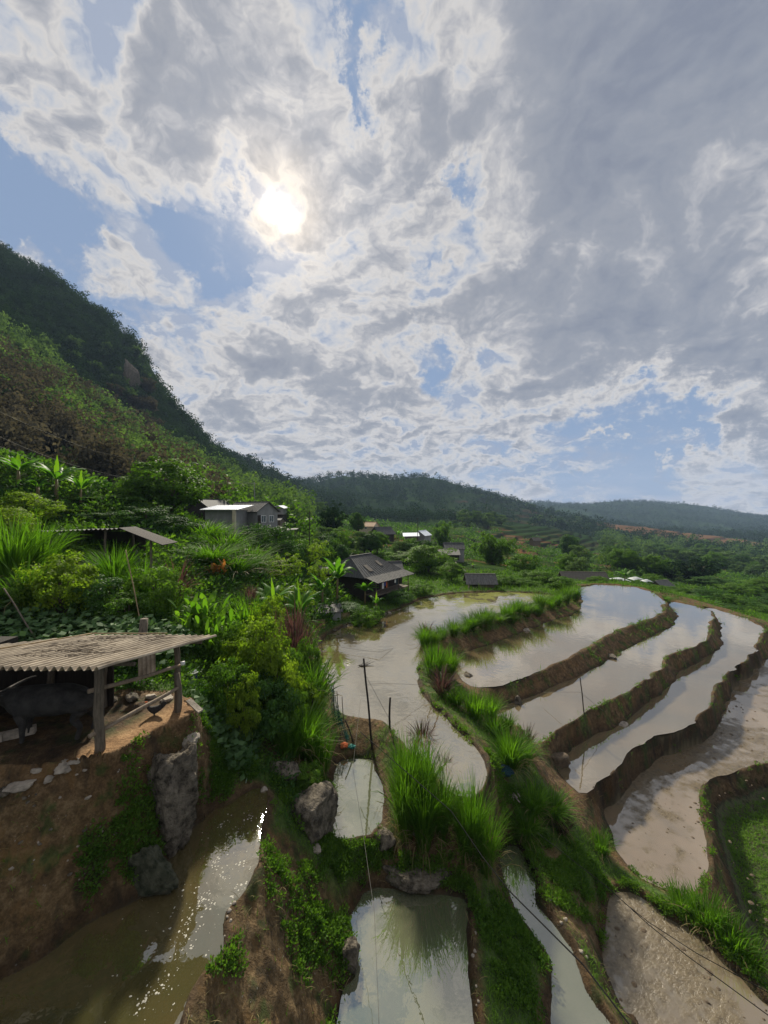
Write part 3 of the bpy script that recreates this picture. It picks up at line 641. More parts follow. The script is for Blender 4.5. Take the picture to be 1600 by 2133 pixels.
def ribbons(G_, base, az, L, W, lean, droop, segs=5, rg=rng, twist=0.4):
    """arching grass blades: start upright, lean out, droop at the tip"""
    n = len(base); t = np.linspace(0, 1, segs+1)[None, :]
    L = np.broadcast_to(L, (n,))[:, None]; W = np.broadcast_to(W, (n,))[:, None]; lean = lean[:, None]; droop = droop[:, None]
    ang = lean+droop*t**2                   # angle away from vertical along the blade
    dx = np.sin(ang); dz = np.cos(ang)
    hx = np.cumsum(np.concatenate([np.zeros((n, 1)), dx[:, 1:]], 1), 1)*L/segs
    hz = np.cumsum(np.concatenate([np.zeros((n, 1)), dz[:, 1:]], 1), 1)*L/segs
    ca, sa = np.cos(az)[:, None], np.sin(az)[:, None]
    ctr = np.stack([base[:, 0:1]+hx*ca, base[:, 1:2]+hx*sa, base[:, 2:3]+hz], -1)
    w_ = W*np.clip(np.sin(np.pi*(0.12+0.86*t)), 0.05, 1)
    tw = rg.normal(size=(n, 1))*twist
    side = np.stack([-sa*np.cos(tw)+0*t, ca*np.cos(tw)+0*t, np.sin(tw)+0*t], -1)
    a = ctr+side*w_[..., None]*.5; b = ctr-side*w_[..., None]*.5
    v = np.stack([a, b], 2).reshape(n, -1, 3)
    k = 2*(segs+1)
    q = np.array([[2*i, 2*i+1, 2*i+3, 2*i+2] for i in range(segs)])
    f = (np.arange(n)[:, None, None]*k+q[None]).reshape(-1, 4)
    G_.add(v.reshape(-1, 3), f, np.repeat(rg.random(n), k))
def tube(G_, pts, rad, sides=6):
    pts = np.asarray(pts, float); m = len(pts); rad = np.broadcast_to(rad, (m,))
    d = np.gradient(pts, axis=0); d = norm(d)
    ref = np.array([0.0, 0, 1]) if abs(d[0, 2]) < .9 else np.array([1.0, 0, 0])
    s = norm(np.cross(d, ref)); u = np.cross(s, d)
    a = np.linspace(0, 2*np.pi, sides, endpoint=False)
    v = pts[:, None]+rad[:, None, None]*(np.cos(a)[None, :, None]*s[:, None]+np.sin(a)[None, :, None]*u[:, None])
    v = v.reshape(-1, 3); f = []
    for i in range(m-1):
        for j in range(sides):
            f.append((i*sides+j, i*sides+(j+1) % sides, (i+1)*sides+(j+1) % sides, (i+1)*sides+j))
    n0 = len(v); v = np.vstack([v, pts[0], pts[-1]])
    for j in range(0, sides, 2):
        f.append((n0, (j+2) % sides, (j+1) % sides, j)); b = (m-1)*sides; f.append((n0+1, b+j, b+(j+1) % sides, b+(j+2) % sides))
    G_.add(v, np.array(f), np.full(len(v), rng.random()))
def empty(name, loc, label=None, cat=None, group=None, rz=0):
    o = bpy.data.objects.new(name, None); C.objects.link(o); o.location = loc; o.rotation_euler = (0, 0, rz); o.empty_display_size = .2
    return tag(o, label, cat, group)

PROTO = {}       # name -> (root, height, width); first use moves the prototype itself
def crown_pts(n, rad, flat=1.0, rg=rng, hollow=0.35):
    d = norm(rg.normal(size=(n, 3))); r = rg.uniform(hollow, 1, size=(n, 1))**0.6
    return d*r*np.array([rad, rad, rad*flat])
def make_tree(name, parts, h, w, cat):
    PROTO[name] = dict(parts=parts, h=h, w=w, cat=cat, used=False)
def tree_round(key, kind, mat, seed, h=6.0, w=5.0, clumps=70, per=75, leaf=(.26, .15), trunk=True, base=0.25, lob=1.0):
    rg = np.random.default_rng(seed); root = bpy.data.objects.new(kind, None); C.objects.link(root)
    cz = h*(base+(1-base)*.5); rz_ = h*(1-base)*.5
    cc = crown_pts(clumps, 1.0, 1, rg, .45)
    lump = 1+0.30*np.sin(cc[:, 0]*5+seed)*np.cos(cc[:, 1]*4+seed*2)*lob
    cc = cc*lump[:, None]*np.array([w/2, w/2, rz_])*0.86; cc[:, 2] += cz
    rc = rg.uniform(.09, .20, clumps)*w*.75
    G_ = Geo()
    for c, r in zip(cc, rc):
        p = norm(rg.normal(size=(per, 3)))*(rg.uniform(.25, 1, (per, 1))**.5)*r*np.array([1, 1, .62])
        o_ = norm(norm(p)*.6+norm(p+c-np.array([0, 0, cz*.8]))*.6)
        d = norm(np.cross(o_, rg.normal(size=(per, 3)))+o_*.35+np.array([0, 0, -.25]))
        leaves(G_, p+c, d, rg.uniform(.7, 1.2, per)*leaf[0], leaf[1], up=o_, rnd=np.clip(rg.normal(.5, .22, per)+rg.normal()*.15, 0, 1), rg=rg)
    cr = G_.build('crown', ML[mat], root)
    parts = [cr]
    if trunk:
        T = Geo(); b = h*base
        lean = rg.normal(size=2)*.04*h
        tube(T, [(0, 0, -.4), (lean[0]*.3, lean[1]*.3, b*.6), (lean[0], lean[1], b+rz_*.9), (lean[0]*1.1, lean[1]*1.1, h*.8)], [.035*h*.7, .026*h*.7, .016*h, .006*h], 7)
        for i in range(7):
            c = cc[rg.integers(clumps)]; z0 = b*rg.uniform(.6, 1.5)
            tube(T, [(lean[0]*.5, lean[1]*.5, z0), (c[0]*.5, c[1]*.5, (z0+c[2])*.5+.1*h*.2), tuple(c)], [.014*h, .009*h, .003*h], 5)
        parts.append(T.build('trunk', MB_['bark'], root, True))
    make_tree(key, (root, parts), h, w, 'tree')
def bamboo(key, kind, mat, seed, h=9.0, w=6.0, culms=34, sprays=13, per=26, leaf=(.34, .055)):
    rg = np.random.default_rng(seed); root = bpy.data.objects.new(kind, None); C.objects.link(root)
    G_ = Geo(); T = Geo()
    for i in range(culms):
        a = rg.uniform(0, 2*np.pi); rr = rg.uniform(0, 1)**.7; hh = h*rg.uniform(.62, 1)*(1-.18*rr); out = w*.5*rr
        t = np.linspace(0, 1, 9); x = np.cos(a)*(w*.08*rr+out*t**2.0); y = np.sin(a)*(w*.08*rr+out*t**2.0); z = hh*(t-.12*rr*t**3)
        pts = np.stack([x, y, z], 1)
        tube(T, pts[:7], np.linspace(.05, .02, 7), 4)
        for s_ in range(sprays):
            k = rg.uniform(.16, 1); c = np.array([np.interp(k, t, x), np.interp(k, t, y), np.interp(k, t, z)])
            dd = norm(np.array([np.cos(a), np.sin(a), .2])+rg.normal(size=3)*.9); ln = rg.uniform(.4, 1.1)*w*.16
            q = rg.uniform(0, 1, (per, 1)); p = c+dd*q*ln+np.array([0, 0, -1])*q**2*ln*.5+rg.normal(size=(per, 3))*.10
            d = norm(dd+np.array([0, 0, -.9])+rg.normal(size=(per, 3))*.5)
            leaves(G_, p, d, leaf[0]*rg.uniform(.7, 1.2, per), leaf[1]*2, np.clip(rg.normal(.5, .22, per)+rg.normal()*.15, 0, 1), rg=rg)
    cr = G_.build('foliage', ML[mat], root); st = T.build('culms', MB_['cane'], root)
    make_tree(key, (root, [cr, st]), h, w, 'bamboo')
def grassclump(key, kind, mat, seed, n=420, h=2.4, w=1.9, W=.035, rad=.32, cat='grass clump', droop=(.5, 1.7)):
    rg = np.random.default_rng(seed); root = bpy.data.objects.new(kind, None); C.objects.link(root)
    G_ = Geo()
    a = rg.uniform(0, 2*np.pi, n); r = rad*rg.uniform(0, 1, n)**.6
    base = np.stack([np.cos(a)*r, np.sin(a)*r, rg.uniform(-.1, .35, n)*h*.5*rg.random(n)], 1)
    az = a+rg.normal(size=n)*.6
    ribbons(G_, base, az, rg.uniform(.45, 1.05, n)*h*1.05, W*rg.uniform(.6, 1.3, n), rg.uniform(.0, .42, n), rg.uniform(*droop, n)*rg.uniform(.3, 1, n), 6, rg)
    D_ = Geo(); k = n//9; a = rg.uniform(0, 6.28, k); r = rad*rg.uniform(.3, 1.1, k)
    ribbons(D_, np.stack([np.cos(a)*r, np.sin(a)*r, rg.uniform(-.1, .2, k)], 1), a+rg.normal(size=k)*.5, rg.uniform(.35, .85, k)*h, W*.8, rg.uniform(.2, .9, k), rg.uniform(1.2, 2.6, k), 5, rg)
    make_tree(key, (root, [G_.build('blades', ML[mat], root), D_.build('dry_blades', ML['straw'], root)]), h, w, cat)
def banana(key, kind, seed, h=3.2, nl=8, L=1.9, W=.5, stem=1.4, young=True, cat='banana plant'):
    rg = np.random.default_rng(seed); root = bpy.data.objects.new(kind, None); C.objects.link(root); parts = []
    T = Geo(); tube(T, [(0, 0, -.3), (.02, 0, stem*.5), (.05, .02, stem)], [.13, .10, .07], 9); parts.append(T.build('stem', MB_['pseudo'], root, True))
    for i in range(nl+(1 if young else 0)):
        G_ = Geo(); az = i*2.4+rg.normal()*.25; S = 12; K = 5
        if i == nl: ln = L*.85; lean, dr, w0 = .06, .15, W*.55
        else: ln = L*rg.uniform(.8, 1.1); lean, dr, w0 = rg.uniform(.25, .75), rg.uniform(1.0, 1.9), W*rg.uniform(.8, 1.1)
        t = np.linspace(0, 1, S+1); ang = lean+dr*t**1.5
        hx = np.concatenate([[0], np.cumsum(np.sin(ang[1:]))])*ln/S; hz = np.concatenate([[0], np.cumsum(np.cos(ang[1:]))])*ln/S
        wd = w0*np.clip(np.sin(np.pi*np.clip((t-.14)/.86, 0, 1)**.75), .05, 1)*(1-.0*t); wd[:2] = .03
        v = []
        tear = 1-0.35*(rg.random((S+1, 2)) > .72)*(t > .3)[:, None]
        for k in range(K):
            o = (k-2)/2.0
            te = tear[:, 0] if o < 0 else tear[:, 1]
            oo = o*wd*.5*(te if abs(o) == 1 else 1)
            fold = -abs(o)*wd*.18+(.03 if k == 2 else 0)
            x = hx*np.cos(az)-np.sin(az)*oo; y = hx*np.sin(az)+np.cos(az)*oo
            v.append(np.stack([x+.05, y, hz+stem*.93+fold], 1))
        v = np.stack(v, 1).reshape(-1, 3)
        f = np.array([(s*K+k, s*K+k+1, (s+1)*K+k+1, (s+1)*K+k) for s in range(S) for k in range(K-1)])
        G_.add(v, f, np.full(len(v), rg.random()))
        parts.append(G_.build('leaf', ML['young' if i == nl else 'banana'], root, True))
    make_tree(key, (root, parts), h, L*1.7, cat)
def broadplant(key, kind, mat, seed, n=26, h=1.3, w=1.3, L=.62, W=.20, stems=7):
    ML.setdefault('canna', leaf_mat('canna_leaf', (0.060, 0.150, 0.015), (0.150, 0.260, 0.035), 0.5))
    rg = np.random.default_rng(seed); root = bpy.data.objects.new(kind, None); C.objects.link(root)
    G_ = Geo()
    for s in range(stems):
        a0 = rg.uniform(0, 6.28); r0 = rg.uniform(0, w*.3); hh = h*rg.uniform(.55, 1)
        base = np.array([np.cos(a0)*r0, np.sin(a0)*r0, 0])
        n_l = max(3, n//stems*2)
        k = np.linspace(.2, 1, n_l); az = np.arange(n_l)*2.3+rg.uniform(0, 6)
        b = base[None]+np.stack([np.cos(a0)*k*r0*.5, np.sin(a0)*k*r0*.5, k*hh*.62], 1)
        # wide ribbons
        ribbons(G_, b, az, L*rg.uniform(.8, 1.15, n_l), W, rg.uniform(.25, .6, n_l), rg.uniform(.5, 1.2, n_l), 5, rg, twist=.15)
    make_tree(key, (root, [G_.build('leaves', ML[mat], root)]), h, w, 'plant')

def copy_tree(o, parent=None):
    c = o.copy(); C.objects.link(c)
    if parent is not None: c.parent = parent
    for ch in o.children: copy_tree(ch, c)
    return c
def place(key, x, y, z, sxy, sz, label, group=None, cat=None, rz=None, tilt=(0, 0)):
    p = PROTO[key]; root = p['parts'][0]
    if not p['used']: o = root; p['used'] = True
    else:
        o = copy_tree(root)
        for k_ in ('label', 'group', 'category'):
            if k_ in o: del o[k_]
    o.location = (x, y, z); o.scale = (sxy, sxy, sz); o.rotation_euler = (tilt[0], tilt[1], random.uniform(0, 6.28) if rz is None else rz)
    tag(o, label, cat or p['cat'], group)
    return o
def put(key, px, py_top, Y, wpx, label, group=None, cat=None, rz=None, zbase=None):
    """stands on the ground at distance Y; sized so that it reaches the height and width it has in the photograph"""
    x = (px-800)/800*Y; z = gz(x, Y)-.05 if zbase is None else zbase
    ht = max(.3, -(py_top-1066.5)/800*Y-z); p = PROTO[key]
    return place(key, x, Y, z, wpx*Y/800/p['w'], ht/p['h'], label, group, cat, rz)
def putb(key, px, py_base, py_top, wpx, label, group=None, cat=None, rz=None):
    h_ = hit(px, py_base); Y = h_.y; p = PROTO[key]
    ht = max(.2, (-(py_top-1066.5)/800*(Y+.1)-h_.z)*(1.18 if 'reed' in key else 1))
    return place(key, h_.x, Y, h_.z-.04, wpx*Y/800/p['w'], ht/p['h'], label, group, cat, rz)

tree_round('bush_dark', 'bush', 'dark', 1, 2.4, 2.8, 60, 90, (.13, .07), True, .05)
tree_round('bush_mid', 'bush', 'mid', 2, 2.2, 2.6, 60, 90, (.13, .07), True, .05)
tree_round('bush_lime', 'bush', 'lime', 3, 2.2, 2.4, 70, 95, (.105, .06), True, .03)
tree_round('tree_mid', 'tree', 'mid', 4, 6, 5.2, 110, 95, (.22, .12), True, .18)
tree_round('tree_dark', 'tree', 'dark', 5, 6.5, 5, 95, 80, (.30, .15), True, .12)
tree_round('tree_loose', 'tree', 'lime', 6, 4.5, 3.8, 34, 60, (.24, .10), True, .25, 1.3)
tree_round('tree_grey', 'tree', 'grey', 8, 8, 6, 60, 50, (.5, .28), True, .12)
for k_ in ('bush_dark', 'bush_mid', 'bush_lime'): PROTO[k_]['cat'] = 'bush'
bamboo('bamboo_dark', 'bamboo_clump', 'shade_toned', 7)
bamboo('bamboo_mid', 'bamboo_clump', 'mid', 9, 7, 6.5, 36, 14, 30)
grassclump('reed', 'grass_clump', 'grass', 11)
grassclump('reed_d', 'grass_clump', 'mid', 21, 380, 2.2, 1.7, .036, .34)
grassclump('reed_b', 'grass_clump', 'grass', 12, 300, 2.0, 1.8, .04, .4)
grassclump('reed_low', 'grass_clump', 'grass', 13, 260, 1.2, 1.3, .028, .35, droop=(.3, 1.2))
grassclump('purple', 'purple_grass_clump', 'purple', 14, 150, 1.6, 1.3, .04, .2)
banana('banana', 'banana_plant', 15)
banana('banana_b', 'banana_plant', 16, 3.6, 11, 2.1, .6, 1.7, False)
banana('banana_s', 'banana_plant', 17, 1.7, 5, .9, .28, .7, True)
broadplant('canna', 'broad_leaved_plant', 'canna', 18, 60, 1.3, 1.5, .42, .12, 16)
broadplant('withered', 'withered_plant', 'dead', 19, 14, 1.1, .6, .5, .12, 3)
for k_, (px, key) in enumerate([]): pass

# ---- left hillside
G1 = 'trees and shrubs on the left hillside'
put('tree_mid', 355, 955, 38, 175, 'big round-crowned green tree left of the grey house with the white metal roof', G1)
put('tree_mid', 285, 992, 36.5, 115, 'smaller round green tree leaning against the left of the big round-crowned tree', G1)
put('bush_mid', 240, 1030, 33.5, 110, 'bright green bush on the slope below the banana plants', G1)
put('bush_mid', 185, 1045, 32, 80, 'low green bush at the foot of the banana plants on the left hill', G1)
put('bush_dark', 300, 1052, 31, 125, 'dark bush behind the right slope of the open shed with the wavy roof edge', G1)
put('bush_dark', 355, 1072, 31, 120, 'dark leafy bush hanging over the right end of the open shed', G1)
put('bush_dark', 398, 1085, 34, 95, 'dark bush below the big round-crowned tree', G1)
put('bush_dark', 210, 1065, 30, 95, 'dark green bush just behind the roof of the open shed', G1)
put('bush_lime', 62, 1022, 26, 120, 'light green shrub high on the left hill under the banana plants', G1)
put('bush_lime', 15, 1055, 22, 130, 'green shrub on the hill at the left edge of the picture above the tall reeds', G1)
put('bush_lime', 120, 1062, 29, 100, 'green bush left of the wavy shed roof', G1)
GR = 'tall grass clumps on the left hillside'
put('reed', 22, 1062, 16.5, 130, 'very tall grass clump at the left edge of the picture', GR)
put('reed', 78, 1078, 18, 110, 'tall grass clump beside the left end of the wavy shed roof', GR)
put('bush_lime', 130, 1150, 15.6, 150, 'yellow-green feathery shrub in front of the open shed', G1)
put('reed_b', 60, 1165, 15.2, 110, 'arching grass clump between the left edge and the yellow-green feathery shrub', GR)
put('reed', 240, 1128, 19, 100, 'upright grass clump in front of the middle post of the open shed', GR)
put('reed_b', 300, 1165, 18, 90, 'grass clump below the dark bag hanging in the open shed', GR)
put('purple', 365, 1163, 19.5, 85, 'purple-brown grass clump right of the open shed', 'purple grass clumps')
put('bush_mid', 325, 1175, 17, 125, 'leafy green shrub under the bag of the open shed', G1)
put('bush_dark', 215, 1195, 16, 125, 'dark green shrub between the feathery shrub and the roof of the buffalo pen', G1)
put('bush_mid', 20, 1200, 14.8, 120, 'green shrub above the squash leaves at the left edge', G1)
put('bush_mid', 265, 1230, 15.6, 110, 'green shrub behind the leaning cane in front of the broad-leaved plants', G1)
for i, (a, b, c, d) in enumerate([(395,1222,16.2,110),(440,1205,16.6,120),(478,1228,16.8,95),(415,1250,15.4,100),(455,1262,15.2,90)]):
    put('canna', a, b, c, d, ['broad-leaved plant at the left of the bright leafy patch above the pen roof','tallest broad-leaved plant in the middle of the bright leafy patch','broad-leaved plant at the right of the bright leafy patch beside the dark climbers','lower broad-leaved plant at the front left of the bright leafy patch','lower broad-leaved plant at the front right of the bright leafy patch'][i], 'broad-leaved plants above the pen roof')
for i, (a, b, c, d) in enumerate([(428,1082,33,115),(470,1100,31,110),(515,1128,30,100),(440,1130,26,110),(490,1150,26,100),(530,1155,29,70)]):
    put('reed', a, b, c, d, ['tall grass clump under the wall of the grey house','tall grass clump below the white concrete pillar','rounded grass clump with pale seed heads at the right end of the grass bank','tall grass clump low on the bank above the withered orange plant','grass clump right of the withered orange plant','grass clump at the foot of the dark bush below the grey house'][i], 'grass clumps on the bank below the grey house')
put('withered', 453, 1160, 24, 30, 'withered orange-brown plant among the tall grass below the grey house', None, 'plant')
put('bush_dark', 575, 1085, 42, 115, 'large dark bush in front of the gabled grey house', G1)
put('bush_dark', 530, 1090, 46, 70, 'dark bush against the side wall of the gabled grey house', G1)
put('bush_dark', 605, 1120, 40, 85, 'dark bush to the left of the wooden pole on the terrace', G1)
put('tree_loose', 590, 1150, 33, 85, 'loose light green sapling in front of the large dark bush', G1)
put('tree_loose', 645, 1120, 42, 85, 'loose yellow-green sapling beside the tall dark pole', G1)
put('tree_loose', 668, 1165, 36, 60, 'small yellow-green sapling left of the big banana cluster', G1)
put('tree_loose', 615, 1215, 27, 80, 'yellow-green sapling behind the two banana plants', G1)
GB = 'banana plants'
put('banana', 38, 932, 29, 95, 'leftmost banana plant on the hill crest under the brown bamboo slope', GB)
put('banana', 118, 938, 30, 105, 'banana plant with an upright pale leaf on the left hill crest', GB)
put('banana_s', 80, 975, 29, 55, 'low young banana plant between the two tall ones on the hill crest', GB)
put('banana', 168, 968, 31, 75, 'bushy banana plant at the right end of the hill crest row', GB)
put('banana', 572, 1192, 23, 115, 'banana plant with a bright upright leaf left of its twin above the pond', GB)
put('banana', 627, 1190, 24, 110, 'banana plant with a bright upright leaf right of its twin above the pond', GB)
put('banana_b', 702, 1140, 34, 90, 'tall dark banana plant at the left corner of the stilt house', GB)
put('banana_b', 672, 1180, 32, 75, 'banana plant behind the small lean-to hut', GB)
put('banana_s', 784, 1222, 33, 44, 'small bright banana plant on the shore in front of the stilt house', GB)
put('banana_b', 760, 1200, 36, 60, 'banana plant crowding the shaded corner under the stilt house', GB)
put('bush_mid', 765, 1262, 31, 80, 'leafy shrub on the shore below the stilt house', G1)
put('bush_dark', 725, 1255, 33, 80, 'dark shrub between the lean-to hut and the stilt house', G1)
put('bush_dark', 830, 1228, 37, 60, 'dark shrub on the shore right of the stilts', G1)
put('bush_mid', 880, 1215, 41, 60, 'green shrub on the shore below the big tree by the pond', G1)
put('bush_lime', 535, 1278, 14.6, 150, 'large yellow-green shrub beside the end of the buffalo pen roof', G1)
put('bush_lime', 575, 1335, 14.0, 110, 'yellow-green shrub in front of and below its larger twin', G1)
put('bush_mid', 480, 1290, 15.2, 90, 'green shrub between the pen roof corner and the yellow-green shrub', G1)
put('reed_low', 520, 1235, 20.5, 110, 'bright grass clump above the large yellow-green shrub', GR)
put('reed_low', 470, 1245, 21, 90, 'bright grass clump behind the broad-leaved plants', GR)
put('purple', 522, 1215, 22.5, 40, 'dark purple grass clump left of the banana twins', 'purple grass clumps')
put('purple', 575, 1268, 17.5, 40, 'dark purple grass clump rising behind the yellow-green shrub', 'purple grass clumps')
put('purple', 612, 1250, 20, 75, 'tall purple grass clump below the banana twins', 'purple grass clumps')
put('purple', 628, 1300, 19.5, 75, 'purple grass clump on the bank beside the pond corner', 'purple grass clumps')
put('purple', 600, 1325, 18.5, 70, 'purple grass clump right of the yellow-green shrub', 'purple grass clumps')
put('reed_b', 655, 1375, 17, 95, 'pale reed clump on the bank edge over the pond', GR)
put('reed_b', 618, 1385, 16.3, 95, 'reed clump above the bright green grass mound', GR)
for i, (a, b, c, d) in enumerate([(505,1330,14.4,95),(600,1345,16.5,85),(560,1240,19.5,80),(640,1325,18.2,60),(510,1405,12.2,80),(585,1455,13.2,80),(650,1420,15.8,55)]):
    put(['bush_lime','bush_mid'][i % 2], a, b, c, d, ['light shrub in front of the pen roof corner','green shrub between the purple grass and the yellow-green shrubs','light shrub under the banana twins','small green shrub at the pond bank beside the purple grass','light low shrub right of the white pipe','green shrub directly above the big grass clump on the mound','small light shrub at the water by the net stakes'][i], G1)
put('bush_dark', 548, 1400, 12.9, 135, 'low dark-leaved bush below the yellow-green shrubs', G1)
put('bush_mid', 470, 1372, 12.6, 110, 'low green bush right of the hanging bucket', G1)
put('bush_mid', 600, 1425, 14.0, 90, 'green bush between the dark-leaved bush and the grass mound', G1)
put('reed', 632, 1468, 13.6, 115, 'big bright grass clump on the mound left of the tall pole', GR)
put('reed_low', 665, 1500, 13.6, 80, 'grass clump on the right flank of the mound by the green net', GR)
put('reed_low', 600, 1500, 12.9, 80, 'grass clump on the left flank of the mound', GR)
put('bush_mid', 640, 1590, 12.1, 75, 'leafy hanging growth on the face of the grass mound', G1)

# ---- village and middle ground
GV = 'trees around the village'
put('bamboo_dark', 690, 1030, 84, 72, 'dark bamboo clump on the skyline behind the grey house', GV)
put('tree_dark', 745, 1062, 110, 35, 'small dark tree right of the dark bamboo clump', GV)
put('bamboo_mid', 922, 1080, 120, 48, 'bamboo clump right of the far white-roofed houses', GV)
put('bamboo_mid', 1026, 1100, 78, 78, 'bright round bamboo clump behind the grey roofed barns', GV)
put('bush_mid', 1090, 1152, 62, 72, 'round dense green tree on the rise behind the pond', GV, 'tree')
put('tree_mid', 893, 1135, 58, 110, 'big spreading tree on the shore right of the stilt house', GV)
put('tree_mid', 845, 1148, 66, 80, 'light green tree behind the ridge of the stilt house', GV)
put('tree_mid', 940, 1170, 50, 55, 'small tree at the end of the shore left of the grey barn', GV)
put('tree_dark', 745, 1125, 82, 60, 'tree on the terraces behind the stilt house roof', GV)
put('tree_mid', 700, 1130, 70, 65, 'round tree on the terraces left of the stilt house roof', GV)
put('tree_dark', 1186, 1108, 150, 44, 'dark tree in the middle of the valley left of the brown terraces', GV)
put('tree_dark', 1275, 1135, 140, 48, 'dark tree below the brown terraces', GV)
put('bamboo_dark', 1445, 1148, 100, 105, 'large dark bamboo clump beyond the far rim of the paddies', GV)
put('bamboo_dark', 1395, 1165, 104, 60, 'dark bamboo clump touching the left of the large one beyond the rim', GV)
put('bush_mid', 1120, 1188, 50, 90, 'bushy green tree on the bank between the two ponds', GV, 'tree')
put('bush_mid', 1165, 1200, 47, 75, 'green shrub at the end of the grassy bank between the ponds', GV)
put('bush_mid', 1085, 1205, 47, 75, 'low green shrub behind the far shore of the long pond', GV)
put('bush_mid', 1048, 1198, 47, 60, 'green shrub right of the small grey barn', GV)
put('bush_mid', 1245, 1200, 57, 42, 'shrub in front of the long thatched roof behind the paddies', GV)
put('bush_dark', 1335, 1212, 57, 55, 'dark shrub on the far rim of the first paddy', GV)
put('bush_mid', 1365, 1218, 55, 45, 'green shrub on the far rim right of the dark one', GV)
put('banana_b', 1302, 1180, 59, 48, 'banana plant between the tarpaulin and the far rim', GB)
put('banana_b', 1462, 1235, 54, 42, 'banana plant below the large dark bamboo clump', GB)
put('banana_s', 1490, 1246, 52, 34, 'small banana plant on the rim at the right', GB)
put('banana_s', 985, 1170, 66, 30, 'banana plant below the bright round bamboo clump', GB)
put('banana_b', 830, 1100, 118, 26, 'banana plants beside the dark hipped roof', GB)
put('bush_dark', 1515, 1258, 50, 55, 'dark shrub on the rim at the far right', GV)
put('bush_dark', 1420, 1248, 56, 35, 'small dark shrub beside the long low roof on the rim', GV)
put('reed_b', 1385, 1242, 45.5, 42, 'tuft of grass at the far end of the first paddy bund', 'grass on the paddy bunds')
for i, (a, b, c, d, k_) in enumerate([(1405,1222,60,60,'bush_mid'),(1465,1225,58,60,'bush_dark'),(1510,1235,56,60,'bush_mid'),(1555,1248,54,55,'bush_dark'),(1590,1262,52,60,'bush_mid'),(1540,1215,80,80,'bush_mid'),(1590,1205,85,80,'tree_mid'),(1480,1200,90,70,'tree_dark'),(1360,1195,75,50,'bush_mid'),(1620,1240,70,80,'bush_dark')]):
    put(k_, a, b, c, d, 'shrub in the ragged hedge beyond the right rim of the paddies', 'hedge shrubs beyond the right rim')
# trees in the valley and on the slopes: similar crowns that nothing tells apart
rv = random.Random(5)
def scatter(n, keys, px, py, hm, wm, label, group, tries=40):
    k = 0; used = []
    for _ in range(n*tries):
        if k >= n: break
        a, b = rv.uniform(*px), rv.uniform(*py)
        p = hit(a, b, 40)
        if p.y > 900 or p.y < (60 if b < 1060 else 0) or samp(terr, p.x, p.y) > .6 or samp(near_pond, p.x, p.y) < 2.5: continue
        if (885 < a < 1045 and 1125 < b < 1240) or (1065 < a < 1180 and 1100 < b < 1192) or (1320 < a < 1545 and b < 1152) or (745 < a < 910 and 1085 < b < 1150): continue
        if any(math.hypot(a-q[0], (b-q[1])*2) < 9 for q in used): continue
        used.append((a, b)); key = rv.choice(keys); s = min(rv.uniform(*hm), .062*p.y); P_ = PROTO[key]
        place(key, p.x, p.y, p.z-.2, s*rv.uniform(*wm)/P_['w']*P_['h']/P_['h']*1.0, s/P_['h'], label, group); k += 1
bamboo('bamboo_brown', 'bamboo_clump', 'brown', 31, 9, 7, 34, 14, 34, (.42, .07))
bamboo('bamboo_far', 'bamboo_clump', 'grey', 32, 9, 7, 34, 14, 34, (.42, .07))
scatter(60, ['bamboo_brown'], (-60,330), (800,1000), (9,13), (.8,1.1), 'brown feathery bamboo clump on the lower mountain slope', 'brown bamboo clumps on the mountain slope')
scatter(80, ['bamboo_far','tree_grey','bamboo_far'], (-60,600), (720,1050), (6,10), (.8,1.1), 'feathery green tree or bamboo standing out on the mountain slope', 'green trees standing out on the mountain slope')
scatter(75, ['tree_dark','tree_grey','tree_mid','tree_grey'], (1150,1640), (1120,1205), (6,11), (.8,1.1), 'broad-crowned tree among the wood filling the valley beyond the paddies', 'valley trees beyond the paddies')
scatter(34, ['tree_dark','tree_mid','bush_mid','tree_grey'], (620,1140), (1090,1180), (3,5.5), (.8,1.1), 'small tree among the terraced plots around the village houses', 'small trees between the village plots')
scatter(34, ['tree_grey','tree_dark','bamboo_mid'], (430,700), (1020,1075), (6,10), (.7,1.0), 'tree of the wooded foot of the mountain behind the grey house', 'trees at the foot of the mountain')
scatter(30, ['tree_dark','tree_grey'], (960,1230), (1040,1105), (9,14), (.7,1.0), 'tree in the rows of wood between the hillside terraces', 'trees between the hillside terraces')

# ---- elephant grass along the bunds
GD = 'grass clumps along the pond bund'
rows_ = [(887,1352,1288,48),(905,1345,1302,40),(926,1332,1300,40),(948,1326,1290,40),(965,1318,1285,38),(985,1312,1272,42),(1003,1306,1262,42),(1022,1302,1262,38),(1040,1297,1256,38),(1057,1292,1250,38),(1075,1288,1246,36),(1092,1283,1240,36),(1110,1278,1236,36),(1127,1273,1232,36),(1145,1268,1226,36),(1162,1262,1220,34),(1178,1258,1218,32),(1193,1252,1215,30),
         (875,1338,1300,30),(1010,1312,1278,32),(1065,1298,1262,30),(1120,1284,1250,30)]
rv2 = random.Random(3)
for i, (a, b, c, d) in enumerate(rows_):
    putb(['reed', 'reed_d', 'reed_b', 'reed_d', 'reed_low'][i % 5], a+rv2.uniform(-5, 5), b, b-(b-c)*rv2.uniform(.45, 1.0), d*rv2.uniform(.7, 1.1), 'clump of elephant grass in the row between the long pond and first paddy', GD)
GE = 'grass clumps on the curved bund beside the long pond'
